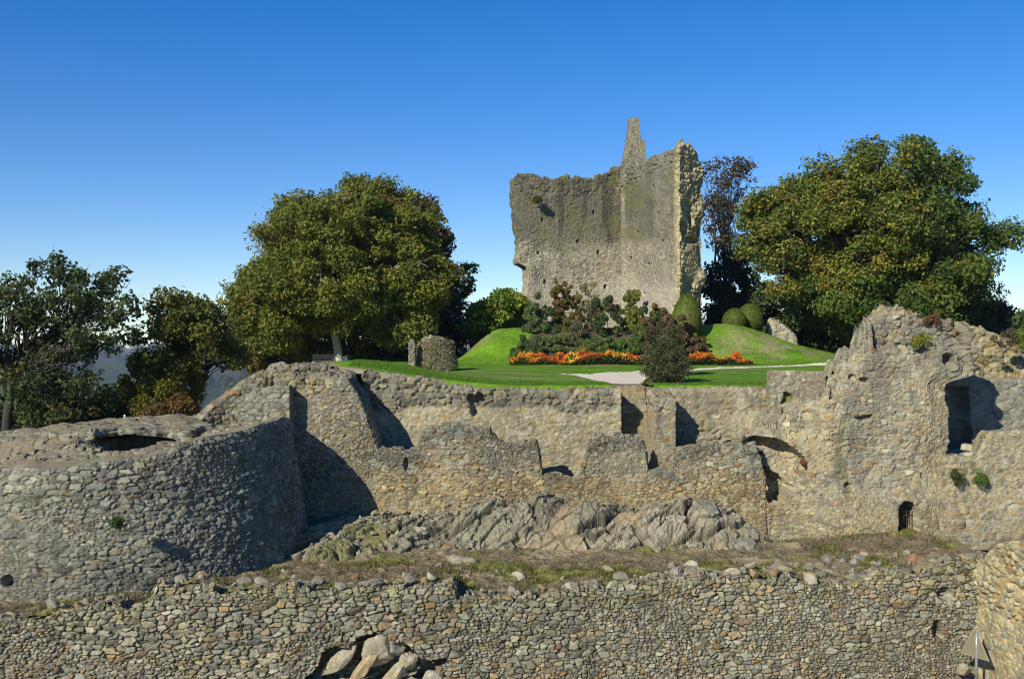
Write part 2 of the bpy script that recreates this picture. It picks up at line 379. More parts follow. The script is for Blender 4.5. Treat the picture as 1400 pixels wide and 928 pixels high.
# ---- return wall at the corner, yellowish rubble
rp = [(17.5, 41.6), (18.35, 33.2)]
rw = mass('rubble_wall', wall_outline(rp, .8, .035), -11.9, lambda x, y, s: np.interp(y, [33, 37.5, 39.3, 40.2, 41.5], [-6.3, -6.55, -7.1, -7.6, -7.7]) + rag(y, .2, 13), .035,
     dict(cw=.34, ch=.2, seed=13, pal=[(.25, (.45, .36, .20)), (.45, (.38, .33, .23)), (.6, (.30, .30, .27)), (.8, (.27, .275, .26)), (1.01, (.40, .30, .17))], depth=.05, out=.08, mortar=(.42, .34, .19), fill=.9, rough_cell=.34, rough_pal=PAL_YELLOW, rough_k=2.2), M_STONE,
     rough=lambda X, Y, Z: ss((Z + 9.7 + .5 * fbm(Y * .8, Z * .8, 3, 3)) / .6), tint=lambda c, X, Y, Z, U: c * 1.12, macro=lambda X, Y, Z, S, NX, NY: .15 * fbm(Y * .6, Z * .6, 35, 3))
tag(rw, 'yellowish crumbling rubble wall meeting the long lower wall at the corner', 'stone wall')

# ---- round bastion
DC, DR = (-16.2, 43.2), 7.25
def drim(x): return np.interp(x, [-24, -19, -17, -14, -12.0, -11.75, -11.5, -9.6, -8.4, -8.0], [-4.1, -3.98, -3.88, -3.72, -3.52, -3.45, -3.16, -2.78, -2.42, -2.35])
PITX, PITY = -14.05, 40.5
def dtop(x, y, s):
    r = np.hypot(x - DC[0], y - DC[1]) / DR
    z = drim(x) + (1 - r) * np.interp(x, [-20, -14, -11], [.75, .62, .35]) + .42 * ss((-14.9 - x) / .9) * ss((y - 38.4) / 1.4) + .10 * fbm(x * .6, y * .6, 22, 3)
    pit = (((x - PITX) / 1.0)**2 + ((y - PITY) / 1.9)**2) < 1 + .35 * fbm(x * 1.3, y * 1.3, 196, 3)
    return np.where(pit, z - 2.0, z)
def dtoptint(c, x, y, z):
    g = ss((fbm(x * .7, y * .7, 23, 3) - .12) / .2)[..., None] * .7
    c = c * (1 - g) + np.array((.19, .18, .085)) * g
    o = ss((fbm(x * .9, y * .9, 24, 3) - .05) / .2)[..., None] * .6
    return c * (1 - o) + np.array((.23, .185, .115)) * o
dr = empty('round_bastion', (DC[0], DC[1], -9.), 'broad round stone bastion with a flat broken top and shaded flank', 'bastion')
def drum_macro(X, Y, Z, S, NX, NY):
    px = topx(X, Y); py = topy(Z, Y)
    return .07 * fbm(S * .5, Z * .6, 27, 3) - .5 * bump(px, py, 25, 788, 7, 8) - .10 * (Z < drim(X) - .55) * ss((X + 12) / .3) * 0
mass('drum_wall', circle_outline(DC, DR, .028, (-2.9, .3)), -9.0, dtop, .028,
     dict(cw=.29, ch=.148, seed=21, pal=PAL_GREY, joint=.017, depth=.055, out=.06, tilt=.07, fill=.4, mortar=(.25, .22, .16)), M_STONE, macro=drum_macro, toptint=dtoptint, parent=dr, topamp=.8, taper=.17, kmax=190)
# broken slab of vaulting roofing the pit
def slab_out(poly, res):
    p = np.array(poly + [poly[0]], float); L = np.concatenate([[0], np.cumsum(np.hypot(*np.diff(p, axis=0).T))])
    s = np.arange(0, L[-1], res); P = np.stack([np.interp(s, L, p[:, 0]), np.interp(s, L, p[:, 1])], -1)
    for _ in range(3): P = (P + np.roll(P, 1, 0) + np.roll(P, -1, 0)) / 3
    d = np.roll(P, -1, 0) - np.roll(P, 1, 0); d /= np.linalg.norm(d, axis=1)[:, None]
    N = np.stack([d[:, 1], -d[:, 0]], -1); c = P.mean(0)
    return dict(pos=P, nrm=N, s=s, med=np.tile(c, (len(P), 1)), sm=s * 0 + L[-1] / 2)
def vault_bottom(x, y): return np.full(np.shape(x), -3.06) - .16 * ((x - PITX) / 1.2)**2 * (np.abs(x - PITX) < 1.6) - .4 * (np.abs(x - PITX) >= 1.6) + .07 * vnoise2(x * 2, y * 2, 5)
mass('vault_slab', slab_out([(-18.6, 41.0), (-16.6, 39.6), (-15.0, 39.5), (-14.6, 40.5), (-13.4, 40.7), (-12.0, 40.9), (-11.6, 42.5), (-13, 46), (-17, 46.5)], .05), vault_bottom,
     lambda x, y, s: -2.86 + .025 * (y - 40) - .03 * np.abs(x + 14.3) + .16 * fbm(x * .8, y * .8, 28, 3), .04, dict(cw=.5, ch=.16, seed=28, pal=PAL_GREY, depth=.04, out=.10, mix=False), M_STONE, parent=dr, toptint=dtoptint, topamp=.6,
     macro=lambda X, Y, Z, S, NX, NY: .45 * fbm(S * .9, Z * 0, 29, 4))

# ---- square block behind the bastion, and the crumbled bank joining it to the lawn
blk = mass('wall_block', wall_outline([(-11.3, 46.2), (-9.15, 46.2)], 1.0, .032), -7.5, lambda x, y, s: np.interp(x, [-11, -10.7, -9.6, -8.8], [-1.85, -1.62, -1.42, -1.40]) + .05 * fbm(x, y, 3, 3), .035,
     dict(cw=.34, ch=.19, seed=31, pal=PAL_GREY, out=.06, depth=.045), M_STONE, topamp=.7)
tag(blk, 'square end of a cross wall standing up behind the round bastion', 'stone wall')
bank = mass('rubble_bank', wall_outline([(-14.0, 46.6), (-12.5, 47.6), (-10.6, 48.2), (-8.2, 48.9)], 1.3, .045), -6, lambda x, y, s: np.interp(x, [-14.5, -13.2, -12.6, -11.6, -10.8, -9.6, -8.3], [-3.3, -2.75, -2.3, -1.35, -.85, -.62, -.55]) + .22 * fbm(x * 1.2, y * 1.2, 6, 3), .045,
     dict(cw=.34, ch=.2, seed=37, rough_cell=.30, rough_k=2.4), M_STONE, rough=lambda X, Y, Z: ss(.55 + 1.5 * fbm(X * .6, Z * .6, 38, 2)), topamp=2.0, edge=.35)
tag(bank, 'crumbling rubble bank sloping up from the bastion to the lawn', 'ruined wall')

# ---- upper curtain: tall left length, stepped parapet, wall behind
ul = mass('curtain_wall', wall_outline([(-9.9, 47.3), (-5.62, 47.3)], 1.3, .032, pr=lambda x: np.interp(x, [wx(p, 46) for p in (380, 440, 476, 483, 492, 500, 508, 514, 518)], [wz(p, 46) for p in (517, 515, 517, 528, 546, 566, 588, 604, 613)])), -7.6,
     lambda x, y, s: np.interp(x, [wx(p, 46) for p in (380, 440, 476, 483, 492, 500, 508, 514, 518)], [wz(p, 46) for p in (517, 515, 517, 528, 546, 566, 588, 604, 613)]) + rag(x, .12, 41) + np.interp(y, [46, 48.6], [0, .35]) * (x < -6.9), .032,
     dict(cw=.28, ch=.138, seed=41, joint=.018, pal=PAL, out=.06, depth=.05, fill=.5, rough_cell=.30, rough_k=1.8), M_STONE, rough=lambda X, Y, Z: ss((Z + 2.6 + .6 * fbm(X, Z, 42, 2)) / .5) * ss((-7.3 - X) / .6),
     macro=lambda X, Y, Z, S, NX, NY: .12 * fbm(X * .5, Z * .5, 43, 3))
tag(ul, 'tall length of upper wall with a slanting broken end, half in the shadow of the cross wall', 'stone wall')
def jag_(x, seed, c=.3): return rag(x, 1., seed, c)
PW = prof([(495, 611), (568, 613), (573, 600), (578, 586), (600, 583), (668, 583), (674, 592), (682, 603), (735, 605), (738, 612), (742, 651), (795, 652), (801, 640), (804, 604), (812, 599), (879, 598), (884, 606), (886, 641), (922, 641), (926, 612), (960, 609), (1033, 606), (1040, 622), (1046, 640), (1052, 655), (1066, 664), (1075, 672)], 46)
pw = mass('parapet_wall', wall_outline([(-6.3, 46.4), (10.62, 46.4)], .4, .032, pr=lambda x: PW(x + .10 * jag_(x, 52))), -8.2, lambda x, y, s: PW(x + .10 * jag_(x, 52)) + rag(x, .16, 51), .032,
     dict(cw=.28, ch=.138, seed=51, joint=.018, out=.065, depth=.05, fill=.45, mortar=(.29, .235, .15)), M_STONE,
     macro=lambda X, Y, Z, S, NX, NY: .10 * fbm(X * .6, Z * .6, 53, 3) + .10 * ss((-6.0 - Z) / 1.2) - .3 * bump(topx(X, Y), topy(Z, Y), 555, 634, 3, 9) * (NY < 0),
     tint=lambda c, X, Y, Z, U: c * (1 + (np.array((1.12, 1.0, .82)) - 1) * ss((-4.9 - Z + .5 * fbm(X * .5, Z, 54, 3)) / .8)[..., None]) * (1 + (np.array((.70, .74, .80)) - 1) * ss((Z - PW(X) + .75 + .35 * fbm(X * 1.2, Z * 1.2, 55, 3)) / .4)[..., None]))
tag(pw, 'low battlemented parapet wall with three merlons standing over the rock', 'stone wall')
# wall behind, holding up the lawn: coarse rubble above, smooth render below
def rw_rough(X, Y, Z): return ss((Z + 2.75 + .35 * fbm(X * .7, Z * .7, 62, 3)) / .25) * ss((3.9 + .9 - X) / .3)
rl = mass('retaining_wall', wall_outline([(-6.6, 49.15), (4.85, 49.15)], .5, .038), -6.2, lambda x, y, s: np.interp(x, [-6.6, -5.6, -4.6, -3.2, -2.2, -.6, 3, 4.9], [-.85, -.95, -1.10, -1.38, -1.60, -1.66, -1.62, -1.64]) + rag(x, .12, 61), .038,
     dict(cw=.22, ch=.14, seed=61, pal=PAL_WARM, out=.035, depth=.025, fill=1.0, mortar=(.34, .285, .19), rough_cell=.30, rough_k=2.9, rough_pal=PAL), M_STONE, rough=rw_rough, tint=lambda c, X, Y, Z, U: c * (1.22 - .42 * rw_rough(X, Y, Z))[..., None],
     macro=lambda X, Y, Z, S, NX, NY: .22 * rw_rough(X, Y, Z) * (fbm(X * .9, Z * .9, 63, 2) - .2) - .5 * bump(topx(X, Y) + 16 * fbm(X * 1.6, Z * 1.6, 64, 3), topy(Z, Y) + 14 * fbm(X * 1.6, Z * 1.6, 65, 3), 654, 550, 11, 11) * (NY < 0))
tag(rl, 'rendered wall behind the parapet topped with dark loose rubble, below the lawn', 'stone wall')
rr = mass('retaining_wall', wall_outline([(6.55, 49.15), (14.6, 49.15)], .5, .038), -6.2, lambda x, y, s: -1.63 + rag(x, .05, 66) + 0 * x, .038,
     dict(cw=.28, ch=.18, seed=66, pal=PAL_WARM, out=.05, depth=.04, fill=.9, mortar=(.36, .31, .22)), M_STONE, rough=lambda X, Y, Z: ss((-3.0 - Z + .5 * fbm(X, Z, 67, 3)) / .5) * .7,
     macro=lambda X, Y, Z, S, NX, NY: (NY < 0) * (ss((X - 9.2) / 3) * 1.5 * ss((-2.6 - Z) / 1.2) + .15 * fbm(X * .6, Z * .6, 68, 3)))
tag(rr, 'warm coloured wall between the stair pier and the tall ruin, level top under the lawn', 'stone wall')
pier = mass('stair_pier', wall_outline([(6.08, 48.2), (7.02, 48.2)], 1.2, .038), -6.2, lambda x, y, s: np.interp(y, [46.8, 47.3, 48.2, 49], [-2.0, -1.95, -1.72, -1.66]) + rag(x * 2, .10, 71), .038,
     dict(cw=.24, ch=.15, seed=71, pal=PAL_WARM, out=.04, depth=.03, fill=.9, mortar=(.37, .31, .20)), M_STONE, rough=lambda X, Y, Z: ss((Z + 2.7) / .2) * .8)
tag(pier, 'slim stone pier beside the stair up to the lawn', 'pier')
# stair
sv, sq, scol = [], [], []
nst = 13; z0, z1 = -5.6, -1.58; y0s, y1s = 48.5, 51.5
rs = np.random.RandomState(5)
for i in range(nst):
    za = z0 + (z1 - z0) * i / nst; zb_ = z0 + (z1 - z0) * (i + 1) / nst
    ya = y0s + (y1s - y0s) * i / nst; yb_ = y0s + (y1s - y0s) * (i + 1) / nst
    xs = np.linspace(4.7, 6.2, 24); k = len(sv)
    base = np.array(pick(PAL_WARM, rs.rand(1))[0]) * (.8 + .3 * rs.rand())
    for (yy, zz) in ((ya, za), (ya, zb_ - .02), (ya + .03, zb_), (yb_, zb_ + .005)):
        for x in xs:
            nn = .03 * vnoise2(np.array(x * 5), np.array(i * 3.3), 7)
            sv.append((x, yy + float(nn), zz + float(nn))); scol.append(base * (1 + .25 * float(vnoise2(np.array(x * 6), np.array(i * 1.7 + zz), 8))))
    sq.append(grid_quads(4, 24) + k)
st_o = mesh_obj('stone_stair', sv, np.concatenate(sq), M_STONE, scol, None, False, (5.45, 49.3, -5.0))
tag(st_o, 'narrow worn stone stair climbing between walls to the gravel path', 'stairs')
for xa, seed_ in ((4.55, 78), (6.52, 79)):
    mass('side_wall', wall_outline([(xa, 49.4), (xa, 51.9)], .3, .04), -6.2, lambda x, y, s: -1.66 + .08 * fbm(x, y * 2, 80, 3), .04, dict(cw=.28, ch=.16, seed=seed_, pal=PAL_WARM, fill=.9, mortar=(.36, .31, .2)), M_STONE, parent=st_o, topamp=.6)
# walkway between parapet and wall behind
gx, gy = np.meshgrid(np.linspace(-6.4, 10.2, 220), np.linspace(46.2, 49.4, 40))
gz = -5.62 + .05 * fbm(gx, gy, 75, 3)
gc = np.array((.36, .31, .21)) * (1 + .3 * fbm(gx * 2, gy * 2, 76, 3))[..., None]
wk = mesh_obj('walkway', np.stack([gx, gy, gz], -1), grid_quads(40, 220), M_GROUND, gc); tag(wk, 'earth walkway behind the low parapet wall', None, None, 'structure'); wk['category'] = 'path'

# ---- tall ruin with the postern
GT = prof([(980, 616), (1000, 606), (1028, 600), (1044, 590), (1060, 578), (1080, 566), (1100, 556), (1120, 548), (1137, 545), (1147, 530), (1152, 502), (1165, 480), (1180, 476), (1194, 476), (1199, 452), (1208, 436), (1216, 428), (1228, 422), (1243, 424), (1256, 434), (1275, 441), (1300, 444), (1318, 448), (1335, 458), (1350, 480)], 46)
def jag(x, seed, c=.38): return rag(x, 1., seed, c)
def gt(x, y, s):
    back = ss((y - 46.3) / 2.2) * np.interp(x, [10, 11.2, 13.2, 14], [0, 1.0, .2, 0])
    return GT(x + .42 * jag(x, 84)) + rag(x, .30, 81, .4) + .2 * fbm(x * 1.5, y * 1.5, 82, 3) + back * .6
def gm(X, Y, Z, S, NX, NY):
    front = NY < -.4; px = topx(X, Y); py = topy(Z, Y)
    nz = 2.5 * fbm(X * 2.5, Z * 2.5, 83, 3)
    d = .20 * fbm(X * .45, Z * .45, 84, 4)
    # battered foot
    d = d + front * (.6 * ss((-4.5 - Z) / 3) * ss((X - 11) / 2.5) - .75 * ss((10.75 - X) / .4))
    # postern: round-headed opening
    gate = ((np.abs(px - 1235.5 + nz * .4) < 13.5) & (py > 698) & (py < 729)) | ((((px - 1236 + nz * .4) / 13.5)**2 + ((py - 699) / 15.5)**2) < 1)
    d = d - 1.6 * gate * front
    # springing of a lost arch: curved recess with a wall face set back under it
    inA = ((px - 1046 + nz) / 63)**2 + ((py - 656) / 58)**2 < 1
    inB = ((px - 1040 + nz) / 62)**2 + ((py - 676 + nz) / 62)**2 < 1
    deep = inA & ~inB & (py < 646)
    hol = in_poly(px + 2 * nz, py + 2 * nz, [(1040, 640), (1050, 640), (1066, 647), (1088, 668), (1074, 676), (1071, 688), (1052, 689), (1049, 664)])
    d = d - front * (.75 * ss((665 - py) / 25) * inA + 1.2 * deep + 1.5 * hol)
    n1 = 9 * fbm(X * 1.5, Z * 1.5, 183, 3); n2 = 9 * fbm(X * 1.5, Z * 1.5, 184, 3)
    # hollow above the niche, and small cavities
    d = d - front * (.55 * bump(px + 1.3 * n1, py + n2, 1298, 492, 9, 10) + .35 * bump(px + n1, py + .7 * n1 + .5 * n2, 1182, 568, 13, 4) + .28 * bump(px + n1, py + n2, 1178, 523, 6, 5) + .25 * bump(px + n1, py + n2, 1163, 516, 4, 6) + .25 * bump(px, py + nz, 1157, 664, 4, 4) + .22 * bump(px, py, 1262, 650, 2.5, 4))
    d = d - front * .3 * bump(px, py, 1297, 712, 2.2, 9)
    # set-back of the upper stage
    d = d - front * (.55 * ss((Z - .02 + .2 * fbm(X * 2, Z * 0, 85, 2)) / .25) * ss((px - 1192) / 6)) - front * .55 * ss((Z + 1.9) / 1.6) * ss((14.6 - X) / 1.0) - front * .6 * ss((Z + 4.2) / 1.3) * ss((13.4 - X) / 1.0)
    # ragged right-hand end: overhang above, cut back below
    e = NX > .4
    d = d + e * .15 * fbm(Y * .9, Z * .9, 87, 3)
    return d
def g_rough(X, Y, Z):
    up = ss((Z + .15 + .35 * fbm(X * .8, Z * .8, 88, 2)) / .35)
    end = ss((X - 18.0 + .4 * fbm(X, Z, 89, 2)) / .4) * ss((Z + 1.6) / .6)
    slope = ss((14.0 - X - (Z + 3.2) * .9 + .6 * fbm(X, Z, 90, 2)) / .8) * ss((Z + 4.2) / .6)
    return np.maximum(np.maximum(up * .9, end), slope * .9)
def g_tint(c, X, Y, Z, U):
    y = ss((fbm(X * .4, Z * .25, 92, 3) - .02) / .25)[..., None] * .3
    c = c * (1 - y) + c * np.array((1.2, 1.02, .70)) * y
    dk = ss((fbm(X * 1.1, Z * .22, 197, 4) + .25 * (Z + 2.5) / 3) / .35)[..., None] * .42
    c = c * (1 - dk) + np.array((.115, .112, .098)) * dk
    g = ss((.9 - np.abs(X - 13.9 + .4 * fbm(X, Z * .7, 93, 2)) * 1.8) / .5) * ss((Z + 6.6) / .5) * ss((-3.0 - Z) / 1.0) * ss((fbm(X * 3, Z * 1.2, 94, 3) + .15) / .3)
    return c * (1 - .55 * g[..., None]) + np.array((.07, .075, .03)) * (.55 * g[..., None])
def g_warp(V):
    x, y, z = V[:, 0], V[:, 1], V[:, 2]
    k = ss((x - 16.9) / 2.2) * ss((-.95 - z + .4 * fbm(y * 1.2, z * 1.5, 86, 3)) / .5)
    V = V.copy(); V[:, 0] = x - 1.05 * k + .25 * ss((x - 17.5) / 1.5) * fbm(y * 1.1, z * 1.1, 87, 3); return V
gr = empty('ruined_gatehouse', (14.6, 47.6, -8.2), 'tall broken stone mass with a small arched postern and greenery on its ragged top', 'ruin')
mass('gatehouse_wall', wall_outline([(9.0, 47.3), (19.3, 47.3)], 1.3, .032, pr=lambda x: GT(x + .42 * jag(x, 84))), -8.2, gt, .032,
     dict(cw=.26, ch=.128, seed=81, joint=.017, pal=PAL, out=.055, depth=.045, fill=.75, mortar=(.35, .30, .195), rough_cell=.29, rough_k=2.3, rough_pal=PAL), M_STONE, macro=gm, rough=g_rough, tint=g_tint, parent=gr, topamp=1.8, warp=g_warp)
# niche wall and low wall on the far side, yellow core behind
def nt_(x, y, s): return np.interp(x, [18, 20.0, 20.4, 21.2, 21.6, 24], [-1.2, -1.15, -1.1, -1.15, -1.25, -1.27]) + rag(x, .06, 101)
mass('chamber_wall', wall_outline([(18.0, 50.5), (26.0, 50.5)], .55, .04), -8.2, nt_, .04, dict(cw=.36, ch=.22, seed=101, pal=PAL_GREY, out=.04, depth=.035, fill=.9, mortar=(.33, .30, .23)), M_STONE, parent=gr,
     macro=lambda X, Y, Z, S, NX, NY: -.8 * (NY < 0) * ((np.abs(topx(X, Y) - 1312 + 4 * fbm(Z * 1.3, X, 198, 2)) < 15) & (topy(Z, Y) > 528)) + .08 * fbm(X * .5, Z * .5, 102, 3))
LW = prof([(1292, 622), (1306, 624), (1338, 626), (1343, 612), (1347, 604), (1352, 594), (1356, 590), (1430, 588)], 45.6)
mass('low_wall', wall_outline([(17.9, 46.2), (24.5, 46.2)], .5, .034, pr=LW), -8.2, lambda x, y, s: LW(x) + rag(x, .06, 106), .034,
     dict(cw=.40, ch=.2, seed=106, pal=PAL_WARM, out=.05, depth=.04, fill=.85, mortar=(.36, .31, .21)), M_STONE, parent=gr, macro=lambda X, Y, Z, S, NX, NY: .1 * fbm(X * .5, Z * .5, 107, 3) + .35 * (NY < 0) * ss((-5 - Z) / 3),
     tint=lambda c, X, Y, Z, U: c * (1 - .6 * ss((fbm(X * 2.2, Z * 2.2, 108, 3) - .25) / .1) * bump(X, Z, 19.6, -5.1, 1.0, .6))[..., None] + np.array((.06, .09, .02)) * (.6 * ss((fbm(X * 2.2, Z * 2.2, 108, 3) - .25) / .1) * bump(X, Z, 19.6, -5.1, 1.0, .6))[..., None])
mass('core_wall', wall_outline([(21.2, 53.9), (24.7, 53.3)], 1.2, .05), -5, lambda x, y, s: np.interp(x, [20.6, 22.1, 22.9, 23.8, 24.4, 25.0], [1.2, 1.2, .95, .4, -.3, -1.2]) + .25 * fbm(x, y, 112, 3), .05,
     dict(cw=.3, ch=.22, seed=111, pal=PAL_YELLOW, rough_pal=PAL_YELLOW, rough_cell=.3, rough_k=2.2, mortar=(.46, .37, .2)), M_STONE, parent=gr, rough=lambda X, Y, Z: X * 0 + 1., topamp=2.,
     macro=lambda X, Y, Z, S, NX, NY: .3 * fbm(X * .9, Z * .9, 113, 3))
gx, gy = np.meshgrid(np.linspace(17.5, 26, 60), np.linspace(46.3, 50.2, 24)); gz = -4.45 + .08 * fbm(gx, gy, 115, 3)
mesh_obj('chamber_floor', np.stack([gx, gy, gz], -1), grid_quads(24, 60), M_GROUND, np.array((.34, .29, .19)) * (1 + .3 * fbm(gx * 3, gy * 3, 116, 3))[..., None], gr)
# thin parapet standing on top
tp = mass('parapet_wall', wall_outline([(11.18, 47.95), (13.62, 47.95)], .35, .038), -4.2, lambda x, y, s: wz(507, 47.6) + .03 * fbm(x, y, 3, 2) + 0 * x, .038,
     dict(cw=.24, ch=.16, seed=121, out=.04, depth=.035, fill=.8), M_STONE, topamp=.5, macro=lambda X, Y, Z, S, NX, NY: -.3 * bump(topx(X, Y) + 8 * fbm(X * 2, Z * 2, 185, 2), topy(Z, Y) + 8 * fbm(X * 2, Z * 2, 186, 2), 1073, 546, 6, 8) * (NY < 0),
     tint=lambda c, X, Y, Z, U: c * (1 + (np.array((.5, .62, .25)) - 1) * bump(topx(X, Y) + 8 * fbm(X * 2, Z * 2, 185, 2), topy(Z, Y) + 8 * fbm(X * 2, Z * 2, 186, 2), 1073, 548, 7, 9)[..., None]))
tag(tp, 'thin square topped parapet wall between the lawn and the ragged ruin', 'stone wall')

# ---- the keep: two walls meeting at a corner, with a spike of masonry
kp = empty('ruined_keep', (8.0, 82.5, -.5), 'two tall broken walls of a keep meeting at a corner under a thin spike', 'castle ruin')
KC = (8.35, 84.0)
KL = prof([(690, 262), (698, 246), (706, 242), (760, 242), (800, 243), (815, 240), (828, 233), (840, 226), (852, 222), (870, 222)], 83)
PUT = [(760, 405), (790, 330), (742, 300), (905, 330), (886, 362), (880, 402), (921, 420), (735, 345), (818, 345), (812, 290), (899, 292), (872, 318), (828, 392), (745, 385), (893, 255)]
def putlog(px, py): return sum(.35 * ((np.abs(px - a) < 1.6) & (np.abs(py - b) < 2.2)) for a, b in PUT)
def kl_macro(X, Y, Z, S, NX, NY):
    d = 0 * X
    fr = NY < -.4; px = topx(X, Y); py = topy(Z, Y)
    d = d - fr * putlog(px, py)
    d = d + fr * (.06 * ss((Z - 8.55 + .35 * fbm(X * .8, Z, 131, 3)) / .3) * -1 * ss(fbm(X * .5, Z * .3, 187, 3) + .5) + .08 * fbm(X * .5, Z * .5, 132, 3))
    return d
def kl_warp(V):
    x, z = V[:, 0], V[:, 2]
    ins = np.interp(z, [-1, 1.5, 3.0, 3.5, 6.0, 6.3, 6.6, 6.9, 9.5, 12, 13], [.05, .1, .25, .80, .95, .9, .35, .30, .22, .02, -.1])
    V = V.copy(); V[:, 0] = x + ins * ss((2.7 - x) / 2.4) + .22 * ss((1.2 - x) / 1.2) * fbm(z * 1.6, V[:, 1] * 1.3, 160, 3); return V
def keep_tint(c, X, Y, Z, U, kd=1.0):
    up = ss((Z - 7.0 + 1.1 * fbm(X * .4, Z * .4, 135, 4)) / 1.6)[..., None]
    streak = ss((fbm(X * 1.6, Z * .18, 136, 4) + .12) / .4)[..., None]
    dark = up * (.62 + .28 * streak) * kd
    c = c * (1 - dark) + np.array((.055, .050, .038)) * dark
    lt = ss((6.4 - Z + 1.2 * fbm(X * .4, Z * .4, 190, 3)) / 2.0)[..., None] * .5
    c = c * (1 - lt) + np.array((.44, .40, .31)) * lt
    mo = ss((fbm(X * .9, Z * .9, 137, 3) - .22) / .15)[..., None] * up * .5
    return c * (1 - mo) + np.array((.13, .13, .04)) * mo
def k_rough(X, Y, Z): 
    return np.maximum(ss((Z - 11.4 + .6 * fbm(X * .7, Z * .7, 138, 2)) / .5) * .8, ss((1.9 - Z + .7 * fbm(X, Z, 139, 2)) / .4) * .5)
KST = dict(cw=.27, ch=.16, seed=131, pal=PAL_KEEP, joint=.035, depth=.04, out=.045, tilt=.04, fill=.7, mortar=(.33, .29, .21), rough_cell=.34, rough_k=2.0, rough_pal=PAL_KEEP, micro=.02)
d_ = np.array((8.35 - .0, 84.0 - 82.1)); d_ /= np.linalg.norm(d_); nn_ = np.array((d_[1], -d_[0]))
mass('keep_wall', wall_outline([(.3 - nn_[0] * 1.0, 82.15 - nn_[1] * 1.0), (8.9 - nn_[0], 84.12 - nn_[1])], 1.0, .052), -.8, lambda x, y, s: KL(x + .25 * jag(x, 192)) + rag(x, .3, 134, .4), .052, KST, M_KEEP, macro=kl_macro, rough=k_rough, tint=keep_tint, parent=kp, topamp=1.6, warp=kl_warp)
KRx = np.array([8.3, 8.7, 9.3, 9.9, 10.5, 11.1, 11.7, 12.5, 13.2, 13.6]); KRp = np.array([13.9, 14.0, 13.95, 13.98, 14.08, 14.3, 14.55, 14.8, 14.3, 13.3])
KE = (11.5, 75.4); dv = np.array((KE[0] - 8.35, KE[1] - 84.0)); dv /= np.linalg.norm(dv); nv = np.array((dv[1], -dv[0]))
KR2 = dict(KST); KR2['seed'] = 141; KR2['rough_k'] = 3.0
def kr_end(X, Y): return ((X - 8.35) * dv[0] + (Y - 84.0) * dv[1])
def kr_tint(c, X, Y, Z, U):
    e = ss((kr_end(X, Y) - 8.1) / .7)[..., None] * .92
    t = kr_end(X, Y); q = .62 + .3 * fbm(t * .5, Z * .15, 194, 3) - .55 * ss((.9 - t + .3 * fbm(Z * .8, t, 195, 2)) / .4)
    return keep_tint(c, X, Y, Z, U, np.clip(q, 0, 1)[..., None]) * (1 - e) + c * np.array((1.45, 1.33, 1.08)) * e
def kr_warp(V):
    x, y = V[:, 0], V[:, 1]; t = (x - KC[0]) * dv[0] + (y - KC[1]) * dv[1]; lat = np.clip(-((x - KC[0]) * nv[0] + (y - KC[1]) * nv[1]), -.2, 2.6)
    sh = .48 * lat * ss((t - 5.5) / 3.0); V = V.copy(); V[:, 0] = x - dv[0] * sh; V[:, 1] = y - dv[1] * sh; return V
def kr_rough(X, Y, Z):
    t = kr_end(X, Y)
    e = ss((t - 8.7 + .5 * fbm(Z * .8, X * .8, 143, 3)) / .35)
    ash = bump(topx(X, Y), topy(Z, Y), 951, 360, 18, 26)
    low = bump(topx(X, Y), topy(Z, Y), 955, 402, 22, 22)
    return np.maximum(np.maximum(e * (1 - ash), low * .8), ss((Z - 12.2 - .05 * t + .6 * fbm(X * .7, Z * .7, 144, 2)) / .5) * .9)
def kr_macro(X, Y, Z, S, NX, NY):
    t = kr_end(X, Y)
    e = ss((t - 8.8) / .4); ash = bump(topx(X, Y), topy(Z, Y), 951, 358, 17, 25)
    d = .45 * e * (1 - ash) * (fbm3(X * .8, Y * .8, Z * .8, 145, 3)) + .08 * fbm(t * .5, Z * .5, 146, 3)
    px = topx(X, Y); py = topy(Z, Y)
    d = d - .5 * e * (bump(px, py, 937, 313, 7, 12) + bump(px, py, 950, 300, 5, 8) + .8 * bump(px, py, 950, 327, 16, 5))
    d = d - putlog(px, py) * (NX < -.3)
    d = d - .4 * bump(px, py, 862, 355, 2.2, 4.5) - .3 * bump(px, py, 866, 300, 2, 6) * 0
    return d
mass('keep_wall', wall_outline([(8.35 - nv[0] * 1.25, 84 - nv[1] * 1.25), (KE[0] - nv[0] * 1.25, KE[1] - nv[1] * 1.25)], 1.25, .052), -.8, lambda x, y, s: np.interp(x + .25 * jag(x, 193), KRx, KRp) + rag(x, .4, 142, .4), .052, KR2, M_KEEP, macro=kr_macro, rough=kr_rough, tint=kr_tint, parent=kp, topamp=1.8, warp=kr_warp)
SPr = [(849, 235), (852, 215), (856, 196), (859, 178), (860.5, 160), (873, 160), (875, 176), (876.5, 191), (882, 192), (883, 212), (885.5, 226), (892, 235)]
def sp_edges(z):
    zl = [wz(p[1], 83.6) for p in SPr[:5]]; xl = [wx(p[0], 83.6) for p in SPr[:5]]
    zr = [wz(p[1], 83.6) for p in SPr[5:]][::-1]; xr = [wx(p[0], 83.6) for p in SPr[5:]][::-1]
    return np.interp(z, zl, xl), np.interp(z, zr, xr)
def sp_macro(X, Y, Z, S, NX, NY):
    xl, xr = sp_edges(Z); d = np.zeros(X.shape)
    d = np.where(NX < -.5, (8.35 - xl), d); d = np.where(NX > .5, (xr - 10.35), d)
    return d * np.abs(NX)
